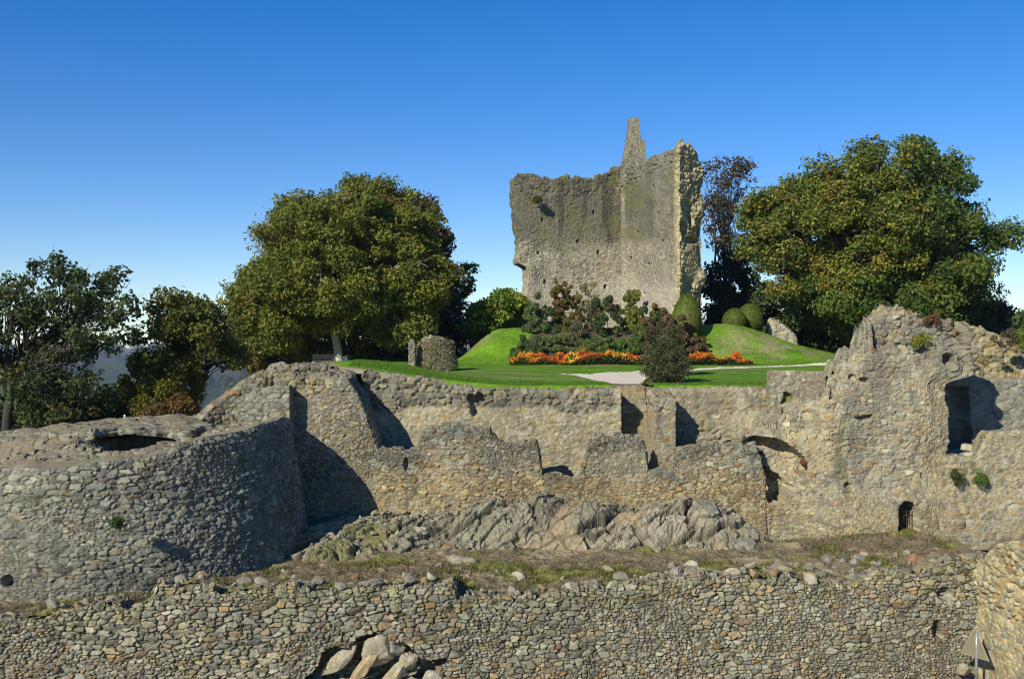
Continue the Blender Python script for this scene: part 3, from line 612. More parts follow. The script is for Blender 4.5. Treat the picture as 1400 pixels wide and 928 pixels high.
sp = mass('masonry_spike', wall_outline([(8.35, 84.2), (10.35, 84.2)], .55, .06), 12.6, lambda x, y, s: np.full(np.shape(x), wz(160, 83.6)) + .1 * fbm(x * 3, y * 3, 148, 2), .06, dict(KST, seed=148), M_KEEP, macro=lambda *a: .04 * fbm(a[0] * 2, a[2] * 2, 150, 2), tint=lambda c, X, Y, Z, U: c * .78, parent=kp, topamp=.4)
# clip the spike to its stepped outline
me = sp.data; co = np.empty(len(me.vertices) * 3, np.float32); me.vertices.foreach_get('co', co); co = co.reshape(-1, 3)
off = np.array((9.35, 84.2, 12.6)); 
wloc = np.array(sp.matrix_basis.translation) + np.array(kp.location)
xw = co[:, 0] + wloc[0]; zw = co[:, 2] + wloc[2]
xl, xr = sp_edges(zw); co[:, 0] = xl + (xw - 8.35) / 2.0 * (xr - xl) - wloc[0]
me.vertices.foreach_set('co', co.ravel()); me.update()
# fallen flank at the keep's foot
bt = mass('keep_buttress', wall_outline([(.6, 82.6), (1.9, 82.6)], .8, .08), -.8, lambda x, y, s: np.interp(x, [.1, .6, 1.4, 2.4], [1.2, 2.2, 2.6, 1.8]), .08, dict(KST, seed=151), M_KEEP, parent=kp, edge=.4, tint=lambda c, X, Y, Z, U: c * .7)
cr = mass('core_stub', wall_outline([(4.7, 81.9), (5.9, 82.0)], .6, .06), -.8, lambda x, y, s: np.interp(x, [4.4, 5, 5.6, 6.2], [2.2, 3.4, 3.0, 1.8]), .06, dict(KST, seed=153), M_KEEP, parent=kp, edge=.4, rough=lambda X, Y, Z: X * 0 + 1.)
# ================================================================== ground
def ground(x, y):
    z = -1.55 + .033 * (np.minimum(y, 90) - 49)
    sx = np.where(x < -7.3, 6.0, 4.2)
    z = z + 1.02 * np.exp(-((x + 7.3) / sx)**2 - ((y - 52.5) / 4.5)**2)
    md = ss((x + 4.4) / 3.7) * ss((26 - x) / 12) * ss((y - 70.3) / 5.5) * 2.1
    z = z + md * (1 + .12 * fbm(x * .25, y * .25, 201, 3)) + .05 * fbm(x * .5, y * .5, 202, 3)
    z = z + .35 * np.exp(-((x - 14.5) / 3.5)**2 - ((y - 76) / 3)**2)
    z = z - ss((-10.5 - x) / 5) * 3.6 - np.maximum(-15 - x, 0) * .45
    z = z - np.maximum(y - 92, 0) * .35 - np.maximum(x - 30, 0) * .2
    return z
PATH1 = np.array([(5.35, 49.3, .72), (5.35, 51.5, .8), (5.3, 54.5, 1.3), (5.3, 57.5, 1.9), (6.2, 60, 1.5), (9, 62.5, 1.0), (13, 66, .75), (18, 69.5, .7), (26, 73, .7)])
PATH2 = np.array([(5.3, 57.5, 1.4), (3.6, 59.0, .8), (2.6, 59.8, .2)])
def pathd(x, y):
    best = np.full(x.shape, 9.)
    for Pp in (PATH1, PATH2):
        for a, b in zip(Pp[:-1], Pp[1:]):
            dx, dy = b[0] - a[0], b[1] - a[1]
            t = np.clip(((x - a[0]) * dx + (y - a[1]) * dy) / (dx * dx + dy * dy), 0, 1)
            best = np.minimum(best, np.hypot(x - a[0] - t * dx, y - a[1] - t * dy) - (a[2] + t * (b[2] - a[2])))
    return best
ys = np.concatenate([np.arange(45.2, 76, .13), np.arange(76, 112, .5)]); xs = np.concatenate([np.arange(-34, -13, .35), np.arange(-13, 27, .13), np.arange(27, 60, .5)])
gx, gy = np.meshgrid(xs, ys)
gz = ground(gx, gy); pd = pathd(gx, gy)
gz = gz - .06 * ss((.15 - pd) / .3)
cut = (gy < 49.35) & (gx > -5.75) ; stairc = (gx > 4.6) & (gx < 6.35) & (gy < 51.5)
gz = np.where(stairc, np.minimum(gz, -5.3 + (np.clip(gy, 47.5, 51.2) - 47.5) * .93 - .15), gz)
gz = np.where(cut, np.minimum(gz, -5.6), gz)
gz = np.where((gx <= -5.75) & (gy < 48.2), np.minimum(gz, -1.9 - (48.2 - gy) * .3), gz)
nn = fbm(gx * .5, gy * .5, 205, 3)
# zones: 4 planted border, 0 lawn 1 path 2 bare earth 3 rough grass
zone = np.zeros(gx.shape, int)
zone[pd < .05 * fbm(gx * 2, gy * 2, 206, 2)] = 1
edge_y = np.interp(gx, [-14, -10, -8.6, -7.5, -6, -4, -2.5, -1, 30], [56, 53.2, 51.2, 50.0, 49.6, 49.3, 49.2, 49.1, 49.0])
dirt = (gy < edge_y + .25 * nn) | (gx < -10.3 + .6 * nn + (gy - 54) * -.12)
worn = (np.hypot((gx + 9.2) / 2.2, (gy - 56.5) / 4.5) < 1 + .25 * nn)
zone[dirt & (zone == 0)] = 2
zone[worn & (zone == 0)] = 2
zone[(zone == 0) & (gx > .1 + np.maximum(gy - 70.5, 0) * .3 + .8 * nn) & (gx < 10.2 + .5 * nn) & (gy > 69.6 + .3 * nn) & (gy < 84)] = 4
zone[(zone == 0) & (gx > 11.0) & (gx < 15.5) & (gy > 69.5 + .2 * nn) & (gy < 70.9 + .3 * nn)] = 4
zone[(gx < -13 + nn)] = 3; zone[(gx > 27 + nn) | (gy > 88)] = 3
Cg = np.zeros(gx.shape + (3,))
stripe = .5 + .5 * np.sin((gy * .93 + gx * .37 + .5 * fbm(gx * .1, gy * .1, 207, 2)) * 2 * math.pi / 2.3)
lawn = np.array((.100, .200, .010)) * (1 + .22 * fbm(gx * .6, gy * .6, 208, 4) + .30 * (stripe - .5) + .20 * fbm(gx * 2.2, gy * 2.2, 188, 3))[..., None]
dry = ss((fbm(gx * .5, gy * .5, 209, 3) - .12) / .2) * ss((gy - 73) / 2) * ss((gx - 12) / 3)
steep = ss((1.2 - np.abs(gx - 17.5) / 4.5)) * ss((1.1 - np.abs(gy - 73.6) / 2.6)) * ss((fbm(gx * .8, gy * 1.1, 210, 4) + .08) / .2)
dry = np.maximum(dry * .7, steep * .9); dry = np.maximum(dry, .35 * ss((fbm(gx * .35, gy * .5, 189, 4) - .1) / .25))
crest = ss((1 - np.abs(gx + 2.2) / 1.6)) * ss(1 - np.abs(gy - 75) / 2.0) * .6
dry = np.maximum(dry, crest)[..., None]
lawn = lawn * (1 - dry) + np.array((.24, .21, .105)) * dry
Cg[zone == 0] = lawn[zone == 0]
Cg[zone == 1] = (np.array((.66, .58, .44)) * (1 + .15 * fbm(gx * 2, gy * 2, 211, 3))[..., None])[zone == 1]
ea = np.array((.36, .295, .19)) * (1 + .35 * fbm(gx * 1.5, gy * 1.5, 212, 4))[..., None]
gg = ss((fbm(gx * 1.1, gy * 1.1, 213, 3) - .05) / .2)[..., None] * .5
ea = ea * (1 - gg) + np.array((.13, .15, .04)) * gg
Cg[zone == 2] = ea[zone == 2]
Cg[zone == 3] = (np.array((.10, .11, .03)) * (1 + .5 * fbm(gx * .8, gy * .8, 214, 4))[..., None])[zone == 3]
Cg[zone == 4] = (np.array((.075, .068, .035)) * (1 + .6 * fbm(gx * 2, gy * 2, 215, 3))[..., None])[zone == 4]
Q = grid_quads(*gx.shape); dead = ((gx > -5.75) & (gy < 48.95)) | ((gx <= -5.75) & (gy < 47.0)) | ((gx > -9.7) & (gy < 48.95)) | ((gx > 15.5) & (gy < 51.3)) | (stairc & (gy < 51.6)); Q = Q[~dead.ravel()[Q].any(1)]; zq = zone.ravel()[Q[:, 0]]
V0 = np.stack([gx, gy, gz], -1).reshape(-1, 3); C0 = Cg.reshape(-1, 3)
for k, nm, mt, lb in ((0, 'lawn', M_LAWN, 'mown bright green lawn and grassy mound round the keep'), (1, 'gravel_path', M_PATH, 'pale gravel path crossing the lawn to the stair head'),
                      (2, 'bare_ground', M_GROUND, 'trodden earth along the edge of the lawn'), (4, 'border_soil', M_GROUND, 'dark soil of the planted border below the keep'), (3, 'rough_ground', M_GROUND, 'rough grass falling away behind the castle')):
    q = Q[zq == k]; ids, inv = np.unique(q, return_inverse=True)
    o = mesh_obj(nm, V0[ids], inv.reshape(-1, 4), mt, C0[ids]); tag(o, lb, nm.split('_')[-1], None, 'structure')

# far country: one sheet from under the castle to the horizon
ang = np.linspace(0, 2 * math.pi, 220)[:-1]; rad = np.concatenate([np.linspace(0, 120, 30), np.geomspace(130, 9000, 60)])
ga, grd = np.meshgrid(ang, rad); fx_ = grd * np.cos(ga); fy_ = grd * np.sin(ga) + 60
fz_ = np.interp(grd, [0, 35, 60, 110, 300, 900, 2500, 5000, 9000], [-11.8, -12.5, -15, -30, -55, -75, -30, -5, 10]) + np.interp(grd, [0, 100, 400, 2000, 9000], [0, 1, 8, 30, 40]) * fbm(fx_ * .0009, fy_ * .0009, 221, 4) 
near = ss((45 - fy_) / 4); fz_ = np.where((grd < 120) & (fy_ < 60), np.maximum(fz_, -12.3 - 6 * ss((np.abs(fx_) - 45) / 40)), fz_)
fz_ = np.where((fy_ > 42) & (grd < 110), np.minimum(fz_, -12.), fz_)
fld = fbm(fx_ * .006, fy_ * .006, 223, 3)
fcol = np.where((fld > .2)[..., None], np.array((.06, .075, .025)), np.array((.035, .05, .02))) * (1 + .4 * fbm(fx_ * .03, fy_ * .03, 224, 3))[..., None]
fcol = np.where((grd < 80)[..., None], np.array((.34, .29, .2)), fcol)
o = mesh_obj('countryside', np.stack([fx_, fy_, fz_], -1), grid_quads(len(rad), len(ang), True), M_GROUND, fcol); tag(o, 'wooded valley and low hills reaching the horizon', 'countryside', None, 'structure')

# ---- heath terrace between the lower wall and the rock
nx_, ny_ = 1000, 300
tx, tt = np.meshgrid(np.linspace(-22, 18.2, nx_), np.linspace(0, 1, ny_))
y0 = yf(tx) + .45; ty = y0 + tt * (46.9 - y0)
def terrace(x, y):
    d = y - yf(x); edge = ftop(x) - .10
    back = -7.86 + .25 * ss((x - 11) / 4) * ss((y - 43) / 2.5) - .1 * ss((-12 - x) / 4)
    k = ss(d / np.interp(x, [-16, -9, 0, 10, 16], [3.0, 4.0, 3.5, 4.5, 5.0]))
    return edge * (1 - k) + back * k + .16 * fbm(x * .5, y * .5, 231, 3) * ss(d / 1.5)
tz = terrace(tx, ty)
tuft = fbm(tx * 3.0, ty * 3.0, 232, 4); tuft2 = fbm(tx * .8, ty * .9, 233, 3)
tz = tz + .13 * tuft + .07 * np.abs(fbm(tx * 6, ty * 6, 234, 2))
moss = ss((tuft2 + .9 * np.exp(-((ty - yf(tx)) / 1.3)**2) - .25 + .4 * tuft) / .25)[..., None]
sand = ss((fbm(tx * .7, ty * .9, 235, 4) - .16) / .16)[..., None] * .7
tcol = np.array((.150, .120, .068)) * (1 + .6 * tuft)[..., None]
tcol = tcol * (1 - sand) + np.array((.30, .245, .15)) * sand
tcol = tcol * (1 - moss * .75) + np.array((.125, .135, .026)) * (1 + .5 * tuft)[..., None] * moss * .75
o = mesh_obj('terrace_ground', np.stack([tx, ty, tz], -1), grid_quads(ny_, nx_), M_GROUND, np.clip(tcol, .02, .6)); tag(o, 'heathy earth ledge above the lower wall', 'ground', None, 'structure')

# ---- bedrock outcrop under the parapet wall
RX, RY = np.meshgrid(np.linspace(-11.5, 12.8, 1050), np.linspace(39.4, 46.6, 420))
rt = prof([(300, 742), (345, 738), (390, 724), (430, 712), (470, 704), (530, 697), (600, 703), (640, 690), (680, 682), (740, 675), (800, 680), (830, 688), (900, 680), (960, 677), (1010, 700), (1060, 738), (1110, 750)], 45.8)
yb = np.interp(RX, [-11, -9, -6, -2, 2, 5, 9, 12], [39.5, 39.7, 40.8, 42.0, 42.3, 42.3, 42.4, 43.4]) + .5 * fbm(RX * .5, RX * 0, 241, 2)
def rock_cells(x, y, s1, s2, rot, seed):
    c, s_ = math.cos(rot), math.sin(rot); u = x * c + y * s_; v = -x * s_ + y * c
    e, R, du, dvv = stones(u, v, s1, s2, seed, 1.0)
    return e, R, du * s1, dvv * s2
t_ = np.clip((RY - yb) / (46.0 - yb), 0, 1)
rz = -8.7 + (rt(RX) - .15 + 8.7) * (ss(t_ * 1.15)**np.interp(RX, [-9.5, -7, -4.5], [.13, .24, .75]))
e1, R1, u1, v1 = rock_cells(RX, RY, 2.6, 1.1, .55, 251); e2, R2, u2, v2 = rock_cells(RX, RY, 1.0, .38, .75, 252)
amp = ss(t_ * 6) * ss((1.02 - t_) * 8 + .25)
rd = amp * ((R1[0] - .5) * .6 + (R1[1] - .5) * .26 * u1 + (R1[2] - .5) * .34 * v1 - .22 * (1 - ss(e1 / .09)) + (R2[0] - .5) * .26 + (R2[1] - .5) * .34 * u2 + (R2[2] - .5) * .45 * v2 - .06 * (1 - ss(e2 / .04)))
rd = rd + amp * (.11 * fbm(RX * 1.1 + RY * .8, RY * 1.4, 253, 6, .66) + .09 * np.abs(fbm(RX * 4, RY * 4 + RX * 2, 254, 4)))
e3, R3, u3, v3 = rock_cells(RX, RY, .42, .17, .6, 260); rd = rd + amp * ((R3[0] - .5) * .16 + (R3[1] - .5) * .5 * u3 + (R3[2] - .5) * .6 * v3)
# sandy gullies
gul = np.maximum(ss((.55 - np.abs(RX - (.6 + (RY - 42) * .55))) / .35) * ss((RY - 41) / 1.), ss((fbm(RX * .6, RY * .8, 255, 3) - .34) / .1))
rd = rd * (1 - .75 * gul) - .2 * gul * amp
RY0 = RY; rz = rz + rd * .82; RY = RY - rd * .57
rc = np.array((.205, .190, .130)) * (.86 + .28 * R1[3])[..., None] * (1 + .4 * fbm(RX * 1.5, RY * 1.5, 256, 4))[..., None]
wm = ss((fbm(RX * .5, RY * .6, 257, 3) - .05) / .25)[..., None] * .5
rc = rc * (1 - wm) + np.array((.345, .305, .215)) * wm
g2 = gul[..., None]; rc = rc * (1 - g2) + np.array((.30, .235, .14)) * (1 + .25 * fbm(RX * 3, RY * 3, 258, 3))[..., None] * g2
c3_ = (1 - ss(np.minimum(e1 / .07, e2 / .035)))[..., None] * .6; rc = rc * (1 - c3_) + np.array((.10, .085, .055)) * c3_
ms = (ss((fbm(RX * 1.1, RY * 1.1, 259, 3) - .12) / .15) * ss((-3.0 - RX) / 2))[..., None] * .7
rc = rc * (1 - ms) + np.array((.145, .15, .045)) * ms
o = mesh_obj('rock_outcrop', np.stack([RX, RY, rz], -1), grid_quads(*RX.shape), M_ROCK, np.clip(rc, .03, .6)); tag(o, 'jointed grey bedrock outcrop sloping up to the foot of the parapet wall', 'rock outcrop')
def rock_z(x, y):
    i = np.clip(((x + 11.5) / 24.3 * 1049).astype(int), 0, 1049); j = np.clip(((y - 39.4) / 7.2 * 419).astype(int), 0, 419)
    return rz[j, i]

# ---- loose boulders
def ico(level):
    import bmesh
    bm = bmesh.new(); bmesh.ops.create_icosphere(bm, subdivisions=level, radius=1.0)
    V = np.array([v.co[:] for v in bm.verts]); T = np.array([[v.index for v in f.verts] for f in bm.faces]); bm.free(); return V, T
ICO = {k: ico(k) for k in (3, 4, 5)}
def boulder_geo(seed, level, size, planes=14, soft=.10, col=(.30, .29, .24), rough=.05, slab=None):
    r = np.random.RandomState(seed); V, T = ICO[level]
    n = r.normal(size=(planes, 3)); n /= np.linalg.norm(n, axis=1)[:, None]; h = .62 + .38 * r.rand(planes)
    d = V @ n.T; k = np.where(d > .05, h / np.maximum(d, .05), 9.)
    q = np.exp(-k / soft); rad = -soft * np.log(q.sum(1)); rad = np.clip(rad, .3, 1.3)
    P = V * rad[:, None] * np.array(size)
    no = fbm3(P[:, 0] * 2.2 / max(size) , P[:, 1] * 2.2 / max(size), P[:, 2] * 3.5 / max(size), seed, 5, .6)
    P = P * (1 + rough * 2.2 * no)[:, None]
    c = np.array(col) * (1 + .5 * fbm3(V[:, 0] * 3, V[:, 1] * 3, V[:, 2] * 3, seed + 1, 4))[:, None]
    wm = ss((fbm3(V[:, 0] * 1.5, V[:, 1] * 1.5, V[:, 2] * 1.5, seed + 2, 3) - .1) / .2)[:, None] * .5
    return P, T, np.clip(c * (1 - wm) + c * np.array((1.2, 1.02, .72)) * wm, .03, .7)
def boulder(name, px, py, Y, size, seed, label, cat, group=None, rot=(0, 0, 0), col=(.30, .29, .24), level=4, **kw):
    P, T, c = boulder_geo(seed, level, size, col=col, **kw)
    o = mesh_obj(name, P, None, M_ROCK, c, T=T, smooth=True); o.location = (wx(px, Y), Y, wz(py, Y)); o.rotation_euler = rot
    return tag(o, label, cat, group)
BOULD = [  # px, py, depth, half sizes, label
    (962, 694, 44.7, (.62, .6, .6), 'upright dark sided boulder perched against the wall foot', (.1, .4, .8)),
    (1022, 742, 43.9, (.8, .7, .4), 'low weathered rock where the outcrop meets the ruin', (.1, .1, .2)),
    (630, 763, 40.6, (.75, .5, .30), 'flat bluish rock half sunk in the heath', (.1, .1, .6)),
]
for i, (px, py, Y, sz, lb, ro) in enumerate(BOULD):
    boulder('boulder', px, py + 6, Y, tuple(np.array(sz) * .82), 300 + i, lb, 'boulder', 'bedrock boulders below the parapet wall', ro, [(.215, .208, .155), (.19, .188, .145), (.24, .22, .155)][i % 3], 5, planes=15, soft=.018, rough=.10)
# slabs fallen in the hole of the lower wall
SL = [(462, 905, (.62, .20, .20), (.0, -.75, .1), 'long narrow pale slab leaning at the rim of the hole', (.40, .36, .26)),
      (500, 905, (.75, .22, .22), (.3, -1.0, .2), 'ochre streaked slab lying steeply in the hole', (.43, .33, .19)),
      (517, 890, (.42, .2, .52), (.15, .5, .15), 'largest pale angular slab in the hole', (.42, .37, .27)),
      (542, 886, (.30, .2, .34), (.1, -.3, .5), 'grey blocky slab wedged in the crown of the hole', (.33, .32, .27)),
      (556, 902, (.30, .2, .36), (.1, .6, .1), 'pale squarish slab beside the dark gap in the hole', (.43, .39, .29)),
      (540, 925, (.70, .25, .22), (.2, -.8, .1), 'slab sloping up from the bottom of the hole', (.40, .37, .26)),
      (592, 926, (.34, .25, .26), (0, .2, .4), 'crumbling pale stone under the flat end of the hole', (.47, .43, .33)),
      (560, 934, (.40, .25, .24), (0, .2, .1), 'flat topped stone at the bottom of the hole', (.42, .38, .27))]
for i, (px, py, sz, ro, lb, cl) in enumerate(SL):
    cl = tuple(.72 * q for q in cl)
    boulder('stone_slab', px, py, yf(wx(px, 36.2)) + .38 - .05 * (i % 3), sz, 340 + i, lb, 'stone slab', 'slabs in the hole of the lower wall', ro, cl, 5, planes=9, soft=.03, rough=.07)
# loose stones on the heath: copies of eight source stones
SRC = []
rs = np.random.RandomState(77)
cols = [(.80 * c[0], .77 * c[1], .66 * c[2]) for c in [(.36, .345, .29), (.29, .285, .26), (.42, .39, .31), (.46, .44, .37), (.31, .31, .29), (.38, .30, .19), (.34, .20, .12), (.27, .26, .23)]]
for k in range(8):
    P, T, c = boulder_geo(400 + k, 3, (1, .8, .62), planes=8, soft=.012, col=cols[k], rough=.06)
    SRC.append((P, T, c))
first = {}
def stone_at(x, y, z, r, label, group, k=None):
    k = rs.randint(8) if k is None else k
    if k not in first:
        P, T, c = SRC[k]; o = mesh_obj('loose_stone', P, None, M_ROCK, c, T=T, smooth=False); first[k] = o
    else:
        o = first[k].copy(); COLL.objects.link(o)
    o.location = (x, y, z); s = r * (.8 + .4 * rs.rand()); o.scale = (s, s, s); o.rotation_euler = (rs.rand() * .8, rs.rand() * .8, rs.rand() * 6.3)
    return tag(o, label, 'stone', group)
for i in range(120):
    px = rs.uniform(60, 1310); x = fx(px); d = abs(rs.normal(0, .9)) + .7 if i % 3 else rs.uniform(.8, 5.5)
    y = yf(x) + d
    if x < -9 and np.hypot(x - DC[0], y - DC[1]) < DR + 1.2: continue
    if x > 12 and y > 45.4: continue
    if y > np.interp(x, [-11, -9, 12, 13], [46, 40.6, 41.4, 46]): continue
    z = float(terrace(np.array(x), np.array(y)))
    stone_at(x, y, z + .03, rs.choice([.10, .12, .15, .18, .24]), 'loose rubble stone lying on the heath above the lower wall', 'loose stones on the heath ledge')
for i in range(42):
    px = rs.uniform(20, 1300); x = fx(px)
    stone_at(x, yf(x) + rs.uniform(.15, .95), float(ftop(np.array(x))) + .06, rs.choice([.10, .13, .17, .21]), 'angular pale capstone loose on the crest of the lower wall', 'loose capstones on the lower wall', rs.choice([0, 2, 3, 4, 5]))
for i in range(70):   # rubble spilled at the end of the outcrop by the corner
    x = rs.uniform(fx(1150), fx(1322)); y = yf(x) + rs.uniform(.5, 3.2)
    stone_at(x, y, float(terrace(np.array(x), np.array(y))) + .0, rs.choice([.07, .1, .13, .17, .2]), 'grey rubble stone in the scree below the postern', 'rubble stones below the postern')
for i in range(70):   # pale spill under the tall wall
    x = rs.normal(wx(548, 44.5), .9); y = rs.uniform(43.2, 45.8)
    stone_at(x, y, float(rock_z(np.array(x), np.array(y))) + .04, rs.choice([.06, .08, .1, .13, .16]), 'small pale stone in the spill at the foot of the tall wall', 'pale stones spilled on the outcrop', rs.choice([0, 2, 3, 5]))
for i in range(26):
    x = rs.uniform(-8, 11); y = rs.uniform(41.0, 45.6)
    stone_at(x, y, float(rock_z(np.array(x), np.array(y))) + .02, rs.choice([.07, .1, .14, .2]), 'broken stone lying among the bedrock', 'broken stones among the bedrock')
o = boulder('brick_lump', 1101, 632, 46.35, (.17, .16, .24), 371, 'dull red brick lump at the springing of the lost arch', 'stone', None, (.2, .4, .2), (.115, .045, .035), 4)
stone_at(wx(1317, 39.3), 39.3, wz(916, 39.3), .24, 'pale stone at the foot of the corner by the sign post', None, 3)
for i, (px, py, Y) in enumerate([(1328, 612, 47.2), (1330, 622, 46.6)]):
    boulder('step_stone', px, py, Y, (.45 + .25 * i, .35, .2), 380 + i, ['small square stone on top of the chamber step', 'wide flat stone forming the lower chamber step'][i], 'stone', None, (0, 0, .1), (.40, .36, .27), 4, planes=16)
# ================================================================== vegetation
def tubes(list_, sides=6):
    V, Q = [], []; k = 0
    for pts, rad in list_:
        pts = np.asarray(pts, float); n = len(pts)
        d = np.gradient(pts, axis=0); d /= np.maximum(np.linalg.norm(d, axis=1), 1e-6)[:, None]
        up = np.where(np.abs(d[:, 2:3]) > .9, np.array((1., 0, 0)), np.array((0, 0, 1.)))
        a = np.cross(d, up); a /= np.linalg.norm(a, axis=1)[:, None]; b = np.cross(d, a)
        t = np.arange(sides) / sides * 2 * math.pi
        V.append((pts[:, None] + np.asarray(rad)[:, None, None] * (np.cos(t)[None, :, None] * a[:, None] + np.sin(t)[None, :, None] * b[:, None])).reshape(-1, 3))
        Q.append(grid_quads(n, sides, True) + k); k += n * sides
    return np.concatenate(V), np.concatenate(Q)
def leaves_geo(rs, C, NRM, size, aspect=.6, var=.35, droop=0.):
    n = len(C)
    NRM = NRM / np.maximum(np.linalg.norm(NRM, axis=1), 1e-6)[:, None]
    r = rs.normal(size=(n, 3)); a = np.cross(NRM, r); a /= np.maximum(np.linalg.norm(a, axis=1), 1e-6)[:, None]; b = np.cross(NRM, a)
    s = size * (1 - var + 2 * var * rs.rand(n))[:, None]
    bend = NRM * s * .25
    V = np.stack([C + a * s - bend, C + b * s * aspect + bend * .3, C - a * s - bend, C - b * s * aspect + bend * .3], 1).reshape(-1, 3)
    return V, np.arange(n * 4).reshape(-1, 4)
def lobes_px(L):
    """(px, py, rx_px, rz_px, depth, ry_m) -> centre and radii in metres"""
    out = []
    for (px, py, rx, rz, Y, ry) in L:
        out.append((np.array((wx(px, Y), Y, wz(py, Y))), np.array((rx / F * Y, ry, rz / F * Y))))
    return out
def crown_clumps(rs, lobes, n, shell=.45, low=-1.):
    vol = np.array([np.prod(l[1]) ** .67 for l in lobes]); vol /= vol.sum()
    k = rs.choice(len(lobes), n, p=vol); d = rs.normal(size=(n, 3)); d /= np.linalg.norm(d, axis=1)[:, None]
    r = (shell + (1 - shell) * rs.rand(n) ** .6)
    c = np.array([lobes[i][0] for i in k]); R = np.array([lobes[i][1] for i in k])
    return c + d * R * r[:, None], d
def leaf_cols(rs, n, pal, idx, jitter=.35, spread=None):
    pal = np.array(pal, float)
    base = pal[idx]
    return np.clip(base * (1 - jitter + 2 * jitter * rs.rand(n))[:, None] * (1 + .12 * rs.normal(size=(n, 3))), .002, .6)
def tree(name, label, base, lobes, n_clump, n_leaf, leaf, rc, pal, palw, seed, trunk_r=.3, fork=.35, group=None, mat=None, shell=.45, bark=(.16, .14, .11), twigs=0, cat='tree', hue_fn=None, trunk_pts=None, limbs=7, flat=.75, dens=None, branch_k=1.0):
    rs = np.random.RandomState(seed)
    L = lobes_px(lobes); base = np.array(base, float)
    CL, D = crown_clumps(rs, L, n_clump, shell)
    cen = np.average([l[0] for l in L], axis=0, weights=[np.prod(l[1]) for l in L])
    RC = rc * (.65 + .7 * rs.rand(n_clump))
    # leaves on the skin of each clump
    p = RC**2 / (RC**2).sum(); k = rs.choice(n_clump, n_leaf, p=p)
    d = rs.normal(size=(n_leaf, 3)); d /= np.linalg.norm(d, axis=1)[:, None]
    rr = .35 + .65 * rs.rand(n_leaf) ** .6
    lump = 1 + .5 * vnoise(d[:, 0] * 1.8 + k, d[:, 1] * 1.8, d[:, 2] * 1.8, seed)
    P = CL[k] + d * (RC[k] * rr * lump)[:, None] * np.array((1, 1, flat))
    N = d * .7 + rs.normal(size=(n_leaf, 3)) * .55 + np.array((0, 0, .35))
    V, Q = leaves_geo(rs, P, N, leaf)
    ci = rs.choice(len(pal), n_clump, p=np.array(palw) / sum(palw))
    li = np.where(rs.rand(n_leaf) < .72, ci[k], rs.choice(len(pal), n_leaf, p=np.array(palw) / sum(palw)))
    if hue_fn is not None: li = hue_fn(P, li, rs)
    col = np.repeat(leaf_cols(rs, n_leaf, pal, li), 4, 0)
    t = empty(name, tuple(base), label, cat, group)
    # limbs
    tp = [base + np.array((0, 0, -.3)), base + np.array((.05, 0, .4))]
    fk = base * (1 - fork) + np.array((cen[0] * .35 + base[0] * .65, cen[1] * .35 + base[1] * .65, cen[2])) * fork
    if trunk_pts: tp = [np.array(q, float) for q in trunk_pts]; fk = tp[-1]
    else:
        m = (base + fk) / 2 + rs.normal(size=3) * np.array((.12, .12, 0)); tp += [m, fk]
    B = []
    # resample trunk
    tpa = np.array(tp); q = np.linspace(0, len(tp) - 1, 14); tr = np.stack([np.interp(q, range(len(tp)), tpa[:, i]) for i in range(3)], -1)
    tr[1:-1] = (tr[:-2] + 2 * tr[1:-1] + tr[2:]) / 4
    tr += np.stack([.06 * vnoise2(q * 2, q * 0 + i, seed + 5) for i in range(3)], -1) * np.linspace(0, 1, 14)[:, None]
    B.append((tr, trunk_r * (1 + .6 * np.exp(-np.linspace(0, 1, 14) * 12)) * np.linspace(1, .72, 14)))
    ctr = CL[rs.choice(n_clump, limbs, replace=False)]
    for _ in range(5):
        a = np.argmin(((CL[:, None] - ctr[None]) ** 2).sum(-1), 1)
        ctr = np.array([CL[a == i].mean(0) if (a == i).any() else ctr[i] for i in range(limbs)])
    def curve(p0, p1, n, wob, sag=.15):
        s = np.linspace(0, 1, n)[:, None]; d = p1 - p0; mid = p0 + d * .5 + np.array((0, 0, sag * np.linalg.norm(d)))
        c = (1 - s)**2 * p0 + 2 * s * (1 - s) * mid + s**2 * p1
        w = np.stack([vnoise2(s[:, 0] * 3.3 + rs.rand() * 50, s[:, 0] * 0 + i, seed) for i in range(3)], -1)
        return c + w * wob * np.linalg.norm(d) * (s * (1 - s) * 4)
    for i in range(limbs):
        end = fk + (ctr[i] - fk) * .8
        lb = curve(fk + rs.normal(size=3) * .05, end, 12, .07); B.append((lb, np.linspace(trunk_r * .55, trunk_r * .2, 12) * branch_k))
        for c in CL[a == i]:
            s0 = lb[rs.randint(3, 11)]
            br = curve(s0, c, 8, .09, .08); B.append((br, np.linspace(trunk_r * .18, trunk_r * .045, 8) * branch_k))
            for _ in range(twigs):
                e = c + (c - s0) / max(np.linalg.norm(c - s0), .1) * rc * rs.uniform(.2, .8) + rs.normal(size=3) * rc * .4
                B.append((curve(br[5], e, 5, .1, .05), np.linspace(trunk_r * .05, trunk_r * .018, 5) * branch_k))
    TV, TQ = tubes(B)
    tc = np.array(bark) * (1 + .5 * fbm3(TV[:, 0] * 3, TV[:, 1] * 3, TV[:, 2] * 1.2, seed, 3))[:, None]
    mesh_obj('trunk', TV, TQ, M_BARK, np.clip(tc, .01, .6), t, True, tuple(base))
    mesh_obj('crown', V, Q, mat or M_LEAF, col, t, False, tuple(base))
    return t
